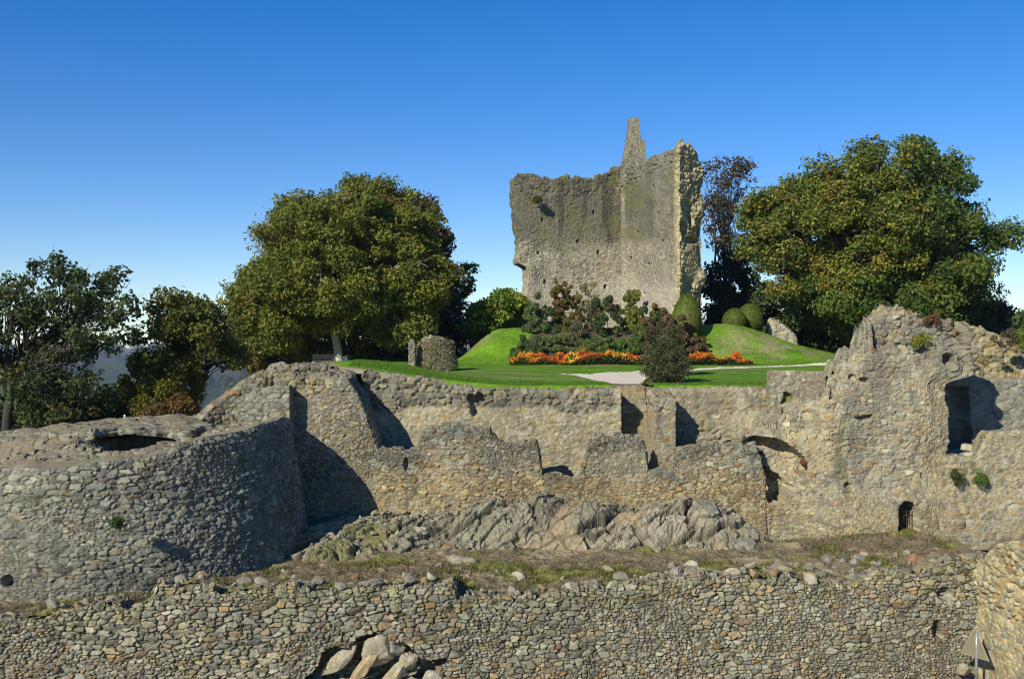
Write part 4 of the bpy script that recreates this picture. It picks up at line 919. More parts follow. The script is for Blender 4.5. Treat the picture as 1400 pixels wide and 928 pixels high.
def shrub(name, label, base, lobes, n_clump, n_leaf, leaf, rc, pal, palw, seed, group=None, mat=None, shell=.5, flat=1.0, cat='shrub', aspect=.6, stems=8, stem_r=.03):
    rs = np.random.RandomState(seed); L = lobes_px(lobes); base = np.array(base, float)
    CL, D = crown_clumps(rs, L, n_clump, shell); RC = rc * (.65 + .7 * rs.rand(n_clump))
    k = rs.choice(n_clump, n_leaf, p=RC**2 / (RC**2).sum()); d = rs.normal(size=(n_leaf, 3)); d /= np.linalg.norm(d, axis=1)[:, None]
    P = CL[k] + d * (RC[k] * (.4 + .6 * rs.rand(n_leaf) ** .6))[:, None] * np.array((1, 1, flat))
    keep = P[:, 2] > base[2] - .15
    N = d * .7 + rs.normal(size=(n_leaf, 3)) * .5 + np.array((0, 0, .3))
    V, Q = leaves_geo(rs, P[keep], N[keep], leaf, aspect)
    ci = rs.choice(len(pal), n_clump, p=np.array(palw) / sum(palw)); li = np.where(rs.rand(n_leaf) < .75, ci[k], rs.choice(len(pal), n_leaf, p=np.array(palw) / sum(palw)))
    col = np.repeat(leaf_cols(rs, n_leaf, pal, li)[keep], 4, 0)
    t = empty(name, tuple(base), label, cat, group)
    B = []
    for c in CL[rs.choice(n_clump, min(stems, n_clump), replace=False)]:
        s = np.linspace(0, 1, 7)[:, None]; p0 = base + np.array((rs.normal() * .15, rs.normal() * .15, -.2)); m = p0 * .5 + c * .5 + np.array((0, 0, .2)); B.append(((1 - s)**2 * p0 + 2 * s * (1 - s) * m + s**2 * c, np.linspace(stem_r, stem_r * .3, 7)))
    TV, TQ = tubes(B, 5)
    mesh_obj('stems', TV, TQ, M_BARK, np.full((len(TV), 3), .09) * np.array((1.1, .9, .7)), t, True, tuple(base))
    mesh_obj('foliage', V, Q, mat or M_LEAF, col, t, False, tuple(base))
    return t
def gz1(x, y): return float(ground(np.array(float(x)), np.array(float(y))))
OLIVE = [(.165, .180, .020), (.195, .200, .022), (.122, .150, .018), (.21, .18, .026), (.22, .15, .028)]
GREEN = [(.085, .135, .02), (.115, .165, .024), (.062, .105, .018), (.21, .205, .028), (.25, .215, .032)]
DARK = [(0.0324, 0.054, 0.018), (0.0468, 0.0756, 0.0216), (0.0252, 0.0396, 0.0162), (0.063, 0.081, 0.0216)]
COPPER = [(.085, .075, .016), (.11, .07, .018), (.06, .07, .015), (.13, .085, .02)]
LIME = [(0.1688, 0.225, 0.02), (0.2125, 0.25, 0.0225), (0.1125, 0.175, 0.02), (0.275, 0.2375, 0.025)]

# the broad autumn tree by the lawn
YT = 75.
b = (wx(461, YT), YT, wz(491, YT))
tree('autumn_tree', 'broad domed olive and ochre tree with a pale leaning trunk beside the lawn', b,
     [(470, 320, 105, 72, YT, 5.4), (400, 395, 82, 52, YT - 1, 4.4), (525, 370, 92, 85, YT + 1, 5), (455, 400, 90, 55, YT - 2, 4.7), (370, 440, 50, 40, YT - .5, 3.3), (540, 435, 55, 32, YT - 1, 3), (490, 282, 58, 38, YT, 4.1), (430, 330, 60, 45, YT - 1, 4.1), (480, 370, 100, 60, YT - 2, 4.1), (405, 318, 48, 44, YT - 1, 3.8), (540, 305, 50, 44, YT, 4), (570, 380, 45, 60, YT, 4)],
     360, 160000, .122, 1.0, OLIVE, (4, 3, 3.6, .8, .25), 501, trunk_r=.31, bark=(.40, .37, .29), twigs=2, trunk_pts=[(b[0] + .1, YT, b[2] - .6), (b[0] + .05, YT, b[2] + .8), (b[0] - .25, YT, b[2] + 1.9), (b[0] + .05, YT, b[2] + 3.0), (wx(462, YT), YT, wz(395, YT))], limbs=9, branch_k=1.25)
# bare twigs stick out beside its crown: a second, half-leafless tree behind
tree('bare_tree', 'almost leafless tree showing fine grey twigs beside the domed autumn tree', (wx(395, 82), 82, -1.2), [(380, 328, 40, 38, 82, 2.2)], 46, 700, .11, .9, OLIVE, (1, 1, 1, 3, 2), 503, trunk_r=.16, bark=(.26, .23, .19), twigs=5, limbs=6)
tree('copper_tree', 'dark copper topped tree close behind the domed autumn tree', (wx(560, 88), 88, -1.2),
     [(545, 312, 56, 50, 88, 4.4), (575, 385, 48, 72, 88, 4.4), (545, 430, 78, 60, 89, 4.4), (588, 440, 38, 48, 88, 3.4)], 120, 42000, .16, 1.15, COPPER + DARK, (2, 2.0, 2, .8, 4, 4, 4, 2), 505, trunk_r=.35,
     hue_fn=lambda P, li, rs: np.where((P[:, 2] > 5.5) & (li > 3) & (rs.rand(len(P)) < .7), rs.randint(0, 4, len(P)), np.where((P[:, 2] < 4) & (li < 4) & (rs.rand(len(P)) < .8), 4 + rs.randint(0, 4, len(P)), li)))
tree('slender_tree', 'thin feathery pale tree peeping out behind the copper tree', (wx(625, 94), 94, -2), [(628, 385, 24, 28, 94, 1.5), (642, 372, 13, 12, 94, 1), (622, 425, 22, 30, 94, 1.6)], 34, 2600, .15, .55, OLIVE, (2, 3, 3, 2, 1), 507, trunk_r=.14, twigs=2, limbs=5)
tree('lime_tree', 'bright yellow green small tree between the copper tree and the keep', (wx(675, 79), 79, -.2), [(672, 428, 38, 32, 79, 2.2), (693, 420, 22, 20, 79, 1.6), (655, 452, 24, 25, 78.5, 1.6), (690, 458, 20, 22, 79, 1.5)], 60, 13000, .17, .75, LIME, (3, 2, 3, 1), 509, trunk_r=.2)
# great tree on the right of the keep
b = (wx(1195, 78), 78, -1.0)
tree('sycamore_tree', 'great spreading green and gold tree towering over the ragged ruin', b,
     [(1215, 255, 108, 58, 78, 5.5), (1105, 320, 98, 68, 79.5, 5), (1235, 350, 125, 95, 77, 6.5), (1318, 322, 60, 45, 78, 4.2), (1165, 400, 110, 62, 79.5, 4.5), (1290, 405, 70, 58, 77, 5), (1060, 270, 46, 34, 79, 3.6), (1240, 435, 100, 40, 79, 4), (1190, 330, 130, 80, 77.5, 4), (1105, 385, 70, 55, 79.5, 4)],
     460, 200000, .13, 1.15, GREEN, (4, 3.4, 4, 1.6, .9), 511, trunk_r=.5, bark=(.10, .085, .065), twigs=1, limbs=12,
     hue_fn=lambda P, li, rs: np.where((P[:, 2] > 5.0) & (P[:, 0] < 27) & (rs.rand(len(P)) < .42 + .3 * vnoise(P[:, 0] * .5, P[:, 1] * .5, P[:, 2] * .5, 3)), 3 + (rs.rand(len(P)) < .3), np.where((P[:, 2] < 4) & (rs.rand(len(P)) < .75), np.where(li > 2, 0, li), li)))
tree('sparse_tree', 'thin purplish brown tree with open twigs just behind the keep', (wx(995, 92), 92, -1.5), [(985, 250, 34, 34, 92, 2.4), (1000, 310, 28, 45, 92, 2.4), (1012, 240, 22, 22, 92, 1.8), (978, 300, 16, 40, 91, 2)], 70, 3000, .14, .75, [(.095, .065, .04), (.08, .06, .03), (.12, .085, .03)], (3, 2, 1), 513, trunk_r=.22, twigs=4, limbs=8, bark=(.06, .05, .04))
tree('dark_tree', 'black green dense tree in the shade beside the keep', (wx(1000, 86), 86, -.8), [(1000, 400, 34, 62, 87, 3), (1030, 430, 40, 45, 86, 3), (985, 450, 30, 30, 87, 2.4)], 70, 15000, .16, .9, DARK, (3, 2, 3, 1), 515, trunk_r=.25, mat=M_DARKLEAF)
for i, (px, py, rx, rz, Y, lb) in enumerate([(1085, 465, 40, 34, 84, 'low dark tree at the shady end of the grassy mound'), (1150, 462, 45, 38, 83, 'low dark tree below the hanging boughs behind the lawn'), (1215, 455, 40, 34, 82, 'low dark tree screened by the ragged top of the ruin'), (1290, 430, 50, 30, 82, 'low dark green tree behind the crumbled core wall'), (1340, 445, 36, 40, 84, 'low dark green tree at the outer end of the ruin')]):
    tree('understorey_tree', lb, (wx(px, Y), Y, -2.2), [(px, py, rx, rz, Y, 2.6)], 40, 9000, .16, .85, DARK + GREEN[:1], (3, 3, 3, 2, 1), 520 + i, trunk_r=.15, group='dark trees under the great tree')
# trees and shrubs beyond the lawn on the far side
for i, (px, py, rx, rz, Y, pal, lb) in enumerate([(385, 470, 45, 34, 70, GREEN, 'dark green shrub under the long low bough of the autumn tree'), (340, 475, 40, 38, 68, OLIVE, 'olive shrub at the open end of the row under the autumn tree'), (430, 462, 34, 34, 69, GREEN, 'glossy green shrub just behind the bench'), (500, 468, 40, 32, 70, GREEN, 'mottled green shrub close behind the pale trunk'), (545, 466, 34, 34, 70, DARK, 'very dark shrub between the pale trunk and the ivied stump'), (610, 462, 34, 30, 71, DARK, 'dark shrub in the shade behind the ivied stump')]):
    Y += 11
    shrub('evergreen_shrub', lb, (wx(px, Y), Y, gz1(wx(px, Y), Y)), [(px, py, rx, rz, Y, 1.8)], 40, 7000, .12, .6, [tuple(np.array(c) * .8) for c in pal], np.ones(len(pal)), 540 + i, group='shrubs under the autumn tree', mat=M_DARKLEAF)
# two trees behind the bastion
tree('oak_tree', 'open branched dark tree standing behind the round bastion, sky showing through', (wx(8, 54), 54, -5.5),
     [(90, 400, 88, 58, 54, 3.4), (20, 400, 60, 55, 54, 3.2), (135, 440, 58, 45, 53, 2.6), (40, 480, 85, 55, 54, 3), (-40, 440, 60, 80, 54, 3), (80, 545, 75, 45, 53, 2.6)], 170, 12000, .13, .62, [(.055, .085, .022), (.075, .10, .024), (.04, .062, .018), (.11, .095, .022)], (4, 3, 3, .6), 531, trunk_r=.30, bark=(.05, .045, .038), twigs=3, limbs=10, shell=.25, fork=.5)
tree('hawthorn_tree', 'forked olive green tree behind the crumbling bank', (wx(268, 58), 58, -4.6),
     [(265, 440, 58, 40, 58, 2.6), (235, 480, 52, 45, 57.5, 2.6), (295, 470, 36, 45, 58, 2.2), (245, 425, 40, 26, 58, 2)], 110, 15000, .115, .62, [(.10, .12, .018), (.135, .14, .018), (.07, .09, .018), (.16, .13, .022)], (3, 3, 2, 1), 533, trunk_r=.22, bark=(.05, .042, .035), twigs=3, limbs=8, shell=.3, branch_k=.9)
shrub('yellowing_shrub', 'yellow green shrub growing under the forked tree', (wx(215, 55), 55, -5.2), [(225, 545, 40, 38, 55, 1.6), (195, 520, 32, 36, 56, 1.6), (255, 520, 30, 30, 56, 1.4)], 60, 12000, .09, .48, [(.16, .14, .012), (.115, .125, .014), (.075, .09, .012)], (3, 3, 2), 535)
shrub('bramble_bush', 'rusty brown bramble spilling over the bastion edge', (wx(222, 49), 49, -4.0), [(222, 572, 32, 20, 49, .9), (245, 560, 20, 16, 49.5, .8)], 40, 6000, .07, .34, [(.16, .105, .02), (.19, .09, .025), (.10, .09, .02)], (3, 2, 2), 537)
for i, (px, py, rx, rz, Y, lb) in enumerate([(30, 570, 60, 42, 58, 'low dark bush at the end of the bastion below the open branched tree'), (110, 572, 55, 36, 60, 'low dark bush behind the middle of the bastion'), (165, 565, 40, 34, 62, 'low dark bush below the hazy valley')]):
    shrub('slope_bush', lb, (wx(px, Y), Y, -6.5), [(px, py, rx, rz, Y, 1.8)], 50, 9000, .10, .55, DARK + OLIVE[2:3], (2, 3, 1, 2, 2), 560 + i, group='bushes behind the bastion')
# edge of the hill, far right
shrub('yellowing_shrub', 'yellowish shrub at the outer end of the ruin', (wx(1392, 62), 62, -3), [(1394, 490, 16, 34, 62, 1.4)], 40, 6000, .09, .45, LIME, (2, 3, 3, 2), 570)
tree('understorey_tree', 'distant dark green tree beyond the ruin on the skyline', (wx(1385, 130), 130, -14), [(1392, 455, 30, 22, 130, 4)], 40, 6000, .3, 1.3, GREEN, (3, 2, 3, .5, .2), 572, trunk_r=.3)

# shrubs in the border below the keep
BS = [
    ('border_shrub', 'dark green conifer-like shrub at the end of the flower border', (735, 447, 18, 34, 75.5, 1.2), 30, 7000, .075, .42, DARK + [(.04, .06, .014)], 601, M_DARKLEAF),
    ('border_shrub', 'tall russet and olive shrub climbing against the keep', (771, 430, 19, 42, 77, 1.1), 40, 8000, .075, .40, [(.11, .075, .02), (.085, .08, .018), (.14, .085, .025), (.06, .065, .015)], 602, None),
    ('border_shrub', 'low rounded light green bush above the orange flowers', (757, 475, 25, 13, 73, 1.1), 26, 6000, .065, .33, [(.075, .10, .03), (.055, .085, .02), (.10, .12, .035)], 603, None),
    ('border_shrub', 'dark green shrub with bronze top beside the stub of walling', (828, 456, 26, 36, 75, 1.3), 40, 9000, .075, .42, DARK + [(.05, .075, .016), (.06, .045, .025)], 604, None),
    ('border_shrub', 'upright yellow green shrub in the middle of the border', (862, 452, 17, 40, 75.5, 1.0), 34, 7000, .075, .38, [(.085, .105, .016), (.06, .085, .014), (.12, .12, .018)], 605, None),
    ('border_shrub', 'bright green leafy bush just above the flower bed', (852, 482, 22, 14, 72.5, .9), 26, 5000, .07, .32, [(.06, .11, .018), (.045, .085, .016), (.08, .13, .02)], 606, None),
    ('border_shrub', 'purplish red leaved shrub under the egg shaped topiary', (915, 458, 30, 26, 72, 1.2), 34, 7000, .075, .38, [(.075, .055, .03), (.06, .06, .022), (.05, .07, .02), (.095, .06, .03)], 607, None),
    ('border_shrub', 'olive shrub between the red leaved shrub and the keep', (893, 447, 18, 24, 74, 1.0), 26, 5000, .075, .36, [(.07, .08, .02), (.10, .085, .025)], 608, None),
    ('border_shrub', 'wispy tan shrub trained on the keep above the border', (803, 412, 18, 22, 78.5, .5), 24, 1500, .06, .34, [(.15, .13, .05), (.11, .11, .04)], 609, None),
]
GR2 = [(.06, .095, .02), (.085, .115, .025), (.045, .07, .018)]
BS += [
    ('border_shrub', 'dark leafy bush low at the conifer foot by the end of the orange flowers', (722, 474, 16, 14, 72.5, .9), 24, 5000, .07, .32, GR2[2:] + DARK, 681, None),
    ('border_shrub', 'light grassy clump at the very end of the long flower bed', (708, 484, 12, 9, 71.6, .7), 16, 3000, .06, .25, GR2, 682, None),
    ('border_shrub', 'grey green bush between the russet shrub and the rubble stub', (786, 468, 14, 22, 73.5, .8), 24, 5000, .07, .30, [(.09, .09, .045), (.07, .08, .03)], 683, None),
    ('border_shrub', 'mid green bush spreading below the dark bronze topped shrub', (820, 480, 24, 14, 72.3, .9), 28, 6000, .07, .33, GR2, 684, None),
    ('border_shrub', 'dense green bush filling the border beside the wispy purple bush', (880, 474, 20, 20, 72.6, 1.0), 30, 6500, .07, .34, GR2 + DARK[:1], 685, None),
    ('border_shrub', 'small yellowing bush above the middle of the flower bed', (800, 486, 11, 9, 71.6, .7), 16, 3000, .06, .25, [(.14, .12, .02), (.10, .11, .02)], 686, None),
    ('border_shrub', 'red brown low bush at the inner end of the short flower bed', (950, 474, 14, 14, 72.5, .8), 20, 4000, .065, .28, [(.11, .06, .03), (.08, .06, .025), (.07, .08, .02)], 687, None),
    ('border_shrub', 'slender climbing shrub at the corner where the keep walls meet', (866, 425, 9, 26, 79, .5), 20, 3000, .07, .28, [(.09, .10, .02), (.12, .10, .025)], 688, None),
]
for nm, lb, (px, py, rx, rz, Y, ry), nc, nl, lf, rc, pal, sd_, mt in BS:
    shrub(nm, lb, (wx(px, Y), Y, gz1(wx(px, Y), Y)), [(px, py - rz * .18, rx * 1.15, rz * 1.22, Y, ry), (px + rx * .3, py + rz * .5, rx * 1.35, rz * .65, Y - .3, ry * 1.2)], int(nc * 3), int(nl * 2.2), lf, rc * .62, [tuple(1.9 * q for q in c_) for c_ in pal], np.ones(len(pal)), sd_, group='shrubs in the border below the keep', mat=mt, shell=.25)
# the big dark bush on the edge of the wall: arching fine stems
def arching(name, label, base, n, h, spread, pal, seed, leaf=.05):
    rs = np.random.RandomState(seed); base = np.array(base); B = []; P = []; 
    for i in range(n):
        a = rs.rand() * 6.283; e = spread * (.2 + .8 * rs.rand()); hh = h * (.25 + .8 * rs.rand()) * (1 - .6 * (e / spread)**2)
        s = np.linspace(0, 1, 8)[:, None]; p0 = base + np.array((rs.normal() * .45, rs.normal() * .35, -.1)); p2 = base + np.array((math.cos(a) * e, math.sin(a) * e, hh)); m = base + np.array((math.cos(a) * e * .6, math.sin(a) * e * .6, hh * .9))
        c = (1 - s)**2 * p0 + 2 * s * (1 - s) * m + s**2 * p2; B.append((c, np.linspace(.016, .005, 8)))
        k = rs.randint(26, 44); t = rs.rand(k) ** .6 * 7; P.append(np.stack([np.interp(t, range(8), c[:, j]) for j in range(3)], -1) + rs.normal(size=(k, 3)) * .07)
    P = np.concatenate(P); V, Q = leaves_geo(rs, P, rs.normal(size=P.shape) + np.array((0, 0, .4)), leaf, .45)
    o = empty(name, tuple(base), label, 'shrub'); TV, TQ = tubes(B, 4)
    mesh_obj('stems', TV, TQ, M_BARK, np.tile((.06, .05, .035), (len(TV), 1)), o, True, tuple(base))
    mesh_obj('foliage', V, Q, M_DARKLEAF, np.repeat(leaf_cols(rs, len(P), pal, rs.randint(0, len(pal), len(P))), 4, 0), o, False, tuple(base))
    return o
arching('arching_bush', 'big dark wispy bush at the stair head hiding part of the gravel path', (wx(910, 51.4), 51.4, gz1(wx(910, 51.4), 51.4)), 420, 2.35, 1.35, [(.065, .085, .022), (.095, .105, .03), (.05, .065, .018), (.095, .085, .035)], 611)
shrub('bush', 'tangled purplish bush rising behind the dark wispy bush', (wx(908, 56), 56, gz1(wx(908, 56), 56)), [(908, 470, 24, 26, 56, .9)], 26, 4500, .06, .34, [(.10, .07, .04), (.09, .085, .035), (.07, .085, .025)], (1, 1, 1), 612)
# topiary
def topiary(label, px, py, rx, rz, Y, egg, seed, stem=True):
    V, T = ICO[5]; rs = np.random.RandomState(seed); R = np.array((rx, rx * .95, rz)) / F * Y
    k = 1 - egg * V[:, 2] * .5; P = V * np.stack([k, k, np.ones(len(V))], -1) * R * (1 + .03 * fbm3(V[:, 0] * 3, V[:, 1] * 3, V[:, 2] * 3, seed, 3))[:, None]
    c = np.array((wx(px, Y), Y, wz(py, Y))); base = np.array((c[0], c[1], gz1(c[0], c[1])))
    o = empty('topiary_bush', tuple(base), label, 'topiary', 'clipped bushes beside the keep')
    br = (ss((fbm3(V[:, 0] * 1.4, V[:, 1] * 1.4, V[:, 2] * 1.4, seed + 3, 3) - V[:, 2] * .35 + .0) / .35))[:, None] * .5
    pc = np.array((.11, .155, .018)) * (1 - br) + np.array((.15, .105, .03)) * br
    mesh_obj('clipped_mass', P + c, None, M_DARKLEAF, pc, o, True, tuple(c), T=T)
    i = rs.randint(0, len(P), 9000); N = P[i] / np.linalg.norm(P[i], axis=1)[:, None] + rs.normal(size=(9000, 3)) * .55
    LV, LQ = leaves_geo(rs, P[i] * (1 + .03 * rs.rand(9000))[:, None] + rs.normal(size=(9000, 3)) * .02 + c, N, .045, .5)
    mesh_obj('foliage', LV, LQ, M_LEAF, np.repeat(np.clip(pc[i] * (.6 + .8 * rs.rand(9000))[:, None], 0, 1), 4, 0), o, False, tuple(c))
    TV, TQ = tubes([(np.linspace(base - (0, 0, .2), c, 6), np.linspace(.12, .1, 6))], 8); mesh_obj('trunk', TV, TQ, M_BARK, np.full((len(TV), 3), .1), o, True, tuple(base))
topiary('tall egg shaped clipped bush standing alone before the keep', 939, 432, 19, 30, 73.5, .45, 621)
topiary('smaller rounded clipped bush touching a taller one on the mound', 1004, 438, 15.5, 16, 77, .15, 622)
topiary('taller rounded clipped bush next to a smaller one on the mound', 1025, 435, 16.5, 19.5, 78.2, .15, 623)
# flower beds
def flowerbed(label, x0, x1, Y, seed, n):
    rs = np.random.RandomState(seed); xs = rs.uniform(x0, x1, n); ys_ = Y + rs.uniform(-.5, .75, n)
    prof_ = .46 + .34 * vnoise2(xs * 1.6, ys_ * 1.6, seed); z = np.array([gz1(a, b_) for a, b_ in zip(xs, ys_)]) ; hh = prof_ * rs.rand(n) ** .5
    base = ((x0 + x1) / 2, Y, gz1((x0 + x1) / 2, Y)); o = empty('flower_bed', base, label, 'flower bed')
    P = np.stack([xs, ys_, z + hh * .85], -1); V, Q = leaves_geo(rs, P, rs.normal(size=P.shape) + (0, 0, .5), .075, .55)
    g = [(.04, .075, .014), (.06, .09, .018), (.08, .05, .02), (.03, .05, .012)]
    mesh_obj('foliage', V, Q, M_LEAF, np.repeat(leaf_cols(rs, n, g, rs.randint(0, 4, n)), 4, 0), o, False, base)
    m = int(n * .40); k = rs.choice(n, m); cl = vnoise2(xs[k] * 1.3, ys_[k] * .4, seed + 4) + .25 * rs.normal(size=m)
    P = np.stack([xs[k], ys_[k], z[k] + prof_[k] * (.62 + .5 * rs.rand(m))], -1); V, Q = leaves_geo(rs, P, rs.normal(size=P.shape) * .5 + np.array((-.4, -.8, .7)), .062, .9)
    pal = np.array([(.62, .17, .012), (.66, .30, .015), (.42, .06, .012), (.70, .42, .03), (.45, .11, .015)])
    bi = np.digitize(cl, [-.42, -.1, .22, .5]); bi = np.array([4, 2, 0, 1, 3])[bi]
    f = mesh_obj('blooms', V, Q, M_PETAL, np.repeat(np.clip(pal[bi] * (.7 + .5 * rs.rand(m))[:, None], 0, .8), 4, 0), o, False, base); f['kind'] = 'stuff'
flowerbed('long bed of orange and yellow flowers below the border shrubs', wx(697, 70), wx(880, 70), 70.0, 631, 9000)
flowerbed('short bed of orange flowers at the foot of the grassy mound', wx(942, 70), wx(1027, 70), 70.0, 633, 4200)

# plants on the masonry
for i, (px, py, rx, rz, Y, pal, lb, lf) in enumerate([
    (1256, 466, 17, 10, 46.0, LIME, 'yellow green tuft growing on the ragged ruin face', .045), (1262, 430, 26, 7, 47.5, GREEN, 'leafy green plant along the top of the ruin', .055), (1275, 437, 10, 5, 46.3, [(.17, .08, .03)], 'rusty dry plant on top of the ruin', .04),
    (1375, 465, 18, 14, 50.5, [(.13, .10, .06), (.10, .09, .04)], 'dry brown creeper on the yellow core wall', .05), (160, 713, 7, 7, 35.1, [(.07, .13, .02)], 'small green fern sprouting from the bastion wall', .035),
    (1341, 654, 9, 6, 45.5, [(.09, .15, .02)], 'bright green weed on the low chamber wall', .04), (1308, 652, 7, 9, 45.5, [(.07, .09, .02)], 'thin green weed hanging by the chamber opening', .035), (735, 273, 3, 3, 81.6, [(.10, .10, .02)], 'moss tuft high on the keep wall', .06), (897, 312, 10, 8, 82.0, [(.10, .11, .02), (.08, .08, .02)], 'green growth on the keep wall near its broken end', .05)]):
    shrub('wall_plant', lb, (wx(px, Y), Y + .15, wz(py + rz * .8, Y)), [(px, py, rx, rz, Y, .3)], 12, 900, lf, .16 * Y / 46, pal, np.ones(len(pal)), 640 + i, group='plants rooted in the walls', stems=4, stem_r=.012, cat='plant')
# ivied stump by the tree
st = mass('ivied_stump', wall_outline([(wx(574, 62), 62.5), (wx(616, 62), 62.5)], .6, .05), -1.6, lambda x, y, s: np.interp(x, [wx(p, 62) for p in (565, 575, 590, 605, 622)], [wz(p, 62) for p in (478, 463, 458, 462, 480)]), .05, dict(cw=.3, ch=.22, seed=661, pal=PAL_KEEP), M_STONE, edge=.3, rough=lambda X, Y, Z: X * 0 + .8)
tag(st, 'rounded stump of rubble wall matted with dry creeper at the edge of the lawn', 'ruined wall')
rs = np.random.RandomState(665); n = 8000
th = rs.rand(n) * 6.283; hz = rs.rand(n) ** .8; P = np.stack([wx(595, 62) + np.cos(th) * (1.22 - .3 * hz), 62.5 + np.sin(th) * (.98 - .25 * hz), -.95 + hz * np.interp(np.cos(th), [-1, 0, 1], [1.4, 1.75, 1.45])], -1) + rs.normal(size=(n, 3)) * .06
V, Q = leaves_geo(rs, P, np.stack([np.cos(th), np.sin(th), .3 + 0 * th], -1) + rs.normal(size=(n, 3)) * .5, .055, .5)
o = mesh_obj('creeper', V, Q, M_DRY, np.repeat(leaf_cols(rs, n, [(.22, .185, .10), (.28, .24, .15), (.15, .15, .05), (.33, .30, .23)], rs.randint(0, 4, n)), 4, 0), st, False, tuple(WL[st.name]))
pt = mass('stone_post', wall_outline([(wx(557.5, 61), 61.5), (wx(567, 61), 61.5)], .22, .04), -1.5, lambda x, y, s: np.full(np.shape(x), wz(465, 61)) + .05 * fbm(x * 3, y * 3, 3, 2), .04, dict(cw=.25, ch=.2, seed=671, pal=PAL_KEEP), M_STONE, edge=.1)
tag(pt, 'slim weathered stone post beside the creeper covered stump', 'post')
bo = mass('ruin_fragment', wall_outline([(wx(1050, 80), 80), (wx(1090, 79.5), 79.5)], .7, .06), -1, lambda x, y, s: np.interp(x, [wx(p, 80) for p in (1040, 1050, 1062, 1080, 1095)], [wz(p, 80) for p in (437, 434, 438, 455, 468)]), .06, dict(KST, seed=675), M_KEEP, edge=.35, rough=lambda X, Y, Z: X * 0 + 1.)
tag(bo, 'low lit fragment of wall on the mound by the clipped bushes', 'ruined wall')

# heath tufts, moss and dry grass along the ledges
rs = np.random.RandomState(700); n = 60000
hx = rs.uniform(-19, 17.4, n); hy = yf(hx) + .55 + rs.rand(n) ** 1.1 * 7.5
ok = (np.hypot(hx - DC[0], hy - DC[1]) > DR + 1.1) & (hy < 46.1) & ~((hx > -9.5) & (hx < 11.5) & (hy > 41.0)); hx = hx[ok]; hy = hy[ok]; n = len(hx)
dn = fbm(hx * .9, hy * .9, 701, 3); kp_ = dn + rs.rand(n) * .8 > .1; hx = hx[kp_]; hy = hy[kp_]; n = len(hx)
hz = terrace(hx, hy) - .02; P0 = np.stack([hx, hy, hz], -1)
V = []; C = []
for b_ in range(3):
    d = np.stack([rs.normal(size=n) * .5, rs.normal(size=n) * .5, 1 + 0 * hx], -1); d /= np.linalg.norm(d, axis=1)[:, None]; L_ = (.07 + .13 * rs.rand(n))[:, None]; wv = np.stack([rs.normal(size=n), rs.normal(size=n), 0 * hx], -1) * .014
    of = rs.normal(size=(n, 3)) * np.array((.06, .06, 0)); V.append(np.stack([P0 + of - wv, P0 + of + wv, P0 + of + d * L_], 1))
    mo = (fbm(hx * .8, hy * .9, 233, 3) > .12)[:, None]; cc = np.where(mo, np.array((.14, .145, .035)), np.array((.205, .165, .105))) * (.55 + .8 * rs.rand(n))[:, None]; C.append(np.repeat(cc, 3, 0))
V = np.concatenate(V).reshape(-1, 3)
o = mesh_obj('heath_grass', V, None, M_DRY, np.concatenate(C), None, False, T=np.arange(len(V)).reshape(-1, 3)); tag(o, 'brown heath and mossy grass on the ledge above the lower wall', 'grass', None, 'stuff')
# grass hanging over the lawn edge
n = 30000; hx = rs.uniform(-7.5, 14.8, n); hy = np.interp(hx, [-14, -10, -8.6, -7.5, -6, -4, -2.5, -1, 30], [56, 53.2, 51.2, 50.2, 49.9, 49.7, 49.75, 49.5, 49.45]) + np.abs(rs.normal(0, 1.2, n)) + .05
ok = pathd(hx, hy) > .1; hx = hx[ok]; hy = hy[ok]; n = len(hx); P0 = np.stack([hx, hy, ground(hx, hy) - .01], -1); d = np.stack([rs.normal(size=n) * .4, rs.normal(size=n) * .4, 1 + 0 * hx], -1); wv = np.stack([rs.normal(size=n), rs.normal(size=n), 0 * hx], -1) * .012
V = np.stack([P0 - wv, P0 + wv, P0 + d * (.04 + .05 * rs.rand(n))[:, None]], 1).reshape(-1, 3)
o = mesh_obj('lawn_grass', V, None, M_LEAF, np.repeat(np.array((.100, .200, .012)) * (.6 + .7 * rs.rand(n))[:, None], 3, 0), None, False, T=np.arange(len(V)).reshape(-1, 3)); tag(o, 'short grass blades along the edge of the lawn', 'grass', None, 'stuff')

# distant woods in the valley
rs = np.random.RandomState(720); V = []; C = []
for i in range(900):
    a = math.radians(rs.uniform(92, 128)); r = 110 * (40 ** rs.rand()); x = r * math.cos(a); y = r * math.sin(a)
    rr = math.hypot(x, y - 60); zg = float(np.interp(rr, [0, 35, 60, 110, 300, 900, 2500, 5000], [-12, -12.5, -15, -30, -55, -75, -30, -5])); s = rs.uniform(3, 6) * (1 + r / 900)
    m = 60; d = rs.normal(size=(m, 3)); d /= np.linalg.norm(d, axis=1)[:, None]; d[:, 2] = np.abs(d[:, 2]); P = np.array((x, y, zg + s * .4)) + d * s * (.7 + .4 * rs.rand(m))[:, None] * np.array((1, 1, 1.1))
    v, q = leaves_geo(rs, P, d + rs.normal(size=(m, 3)) * .4, s * .28); V.append(v); C.append(np.repeat(leaf_cols(rs, m, [np.array((.04, .055, .018)) * (.7 + .8 * rs.rand())], np.zeros(m, int)), 4, 0))
V = np.concatenate(V); o = mesh_obj('far_woods', V, np.arange(len(V)).reshape(-1, 4), M_LEAF, np.concatenate(C), None, False); tag(o, 'far woods in the hazy valley behind the bastion', 'woods', None, 'stuff')

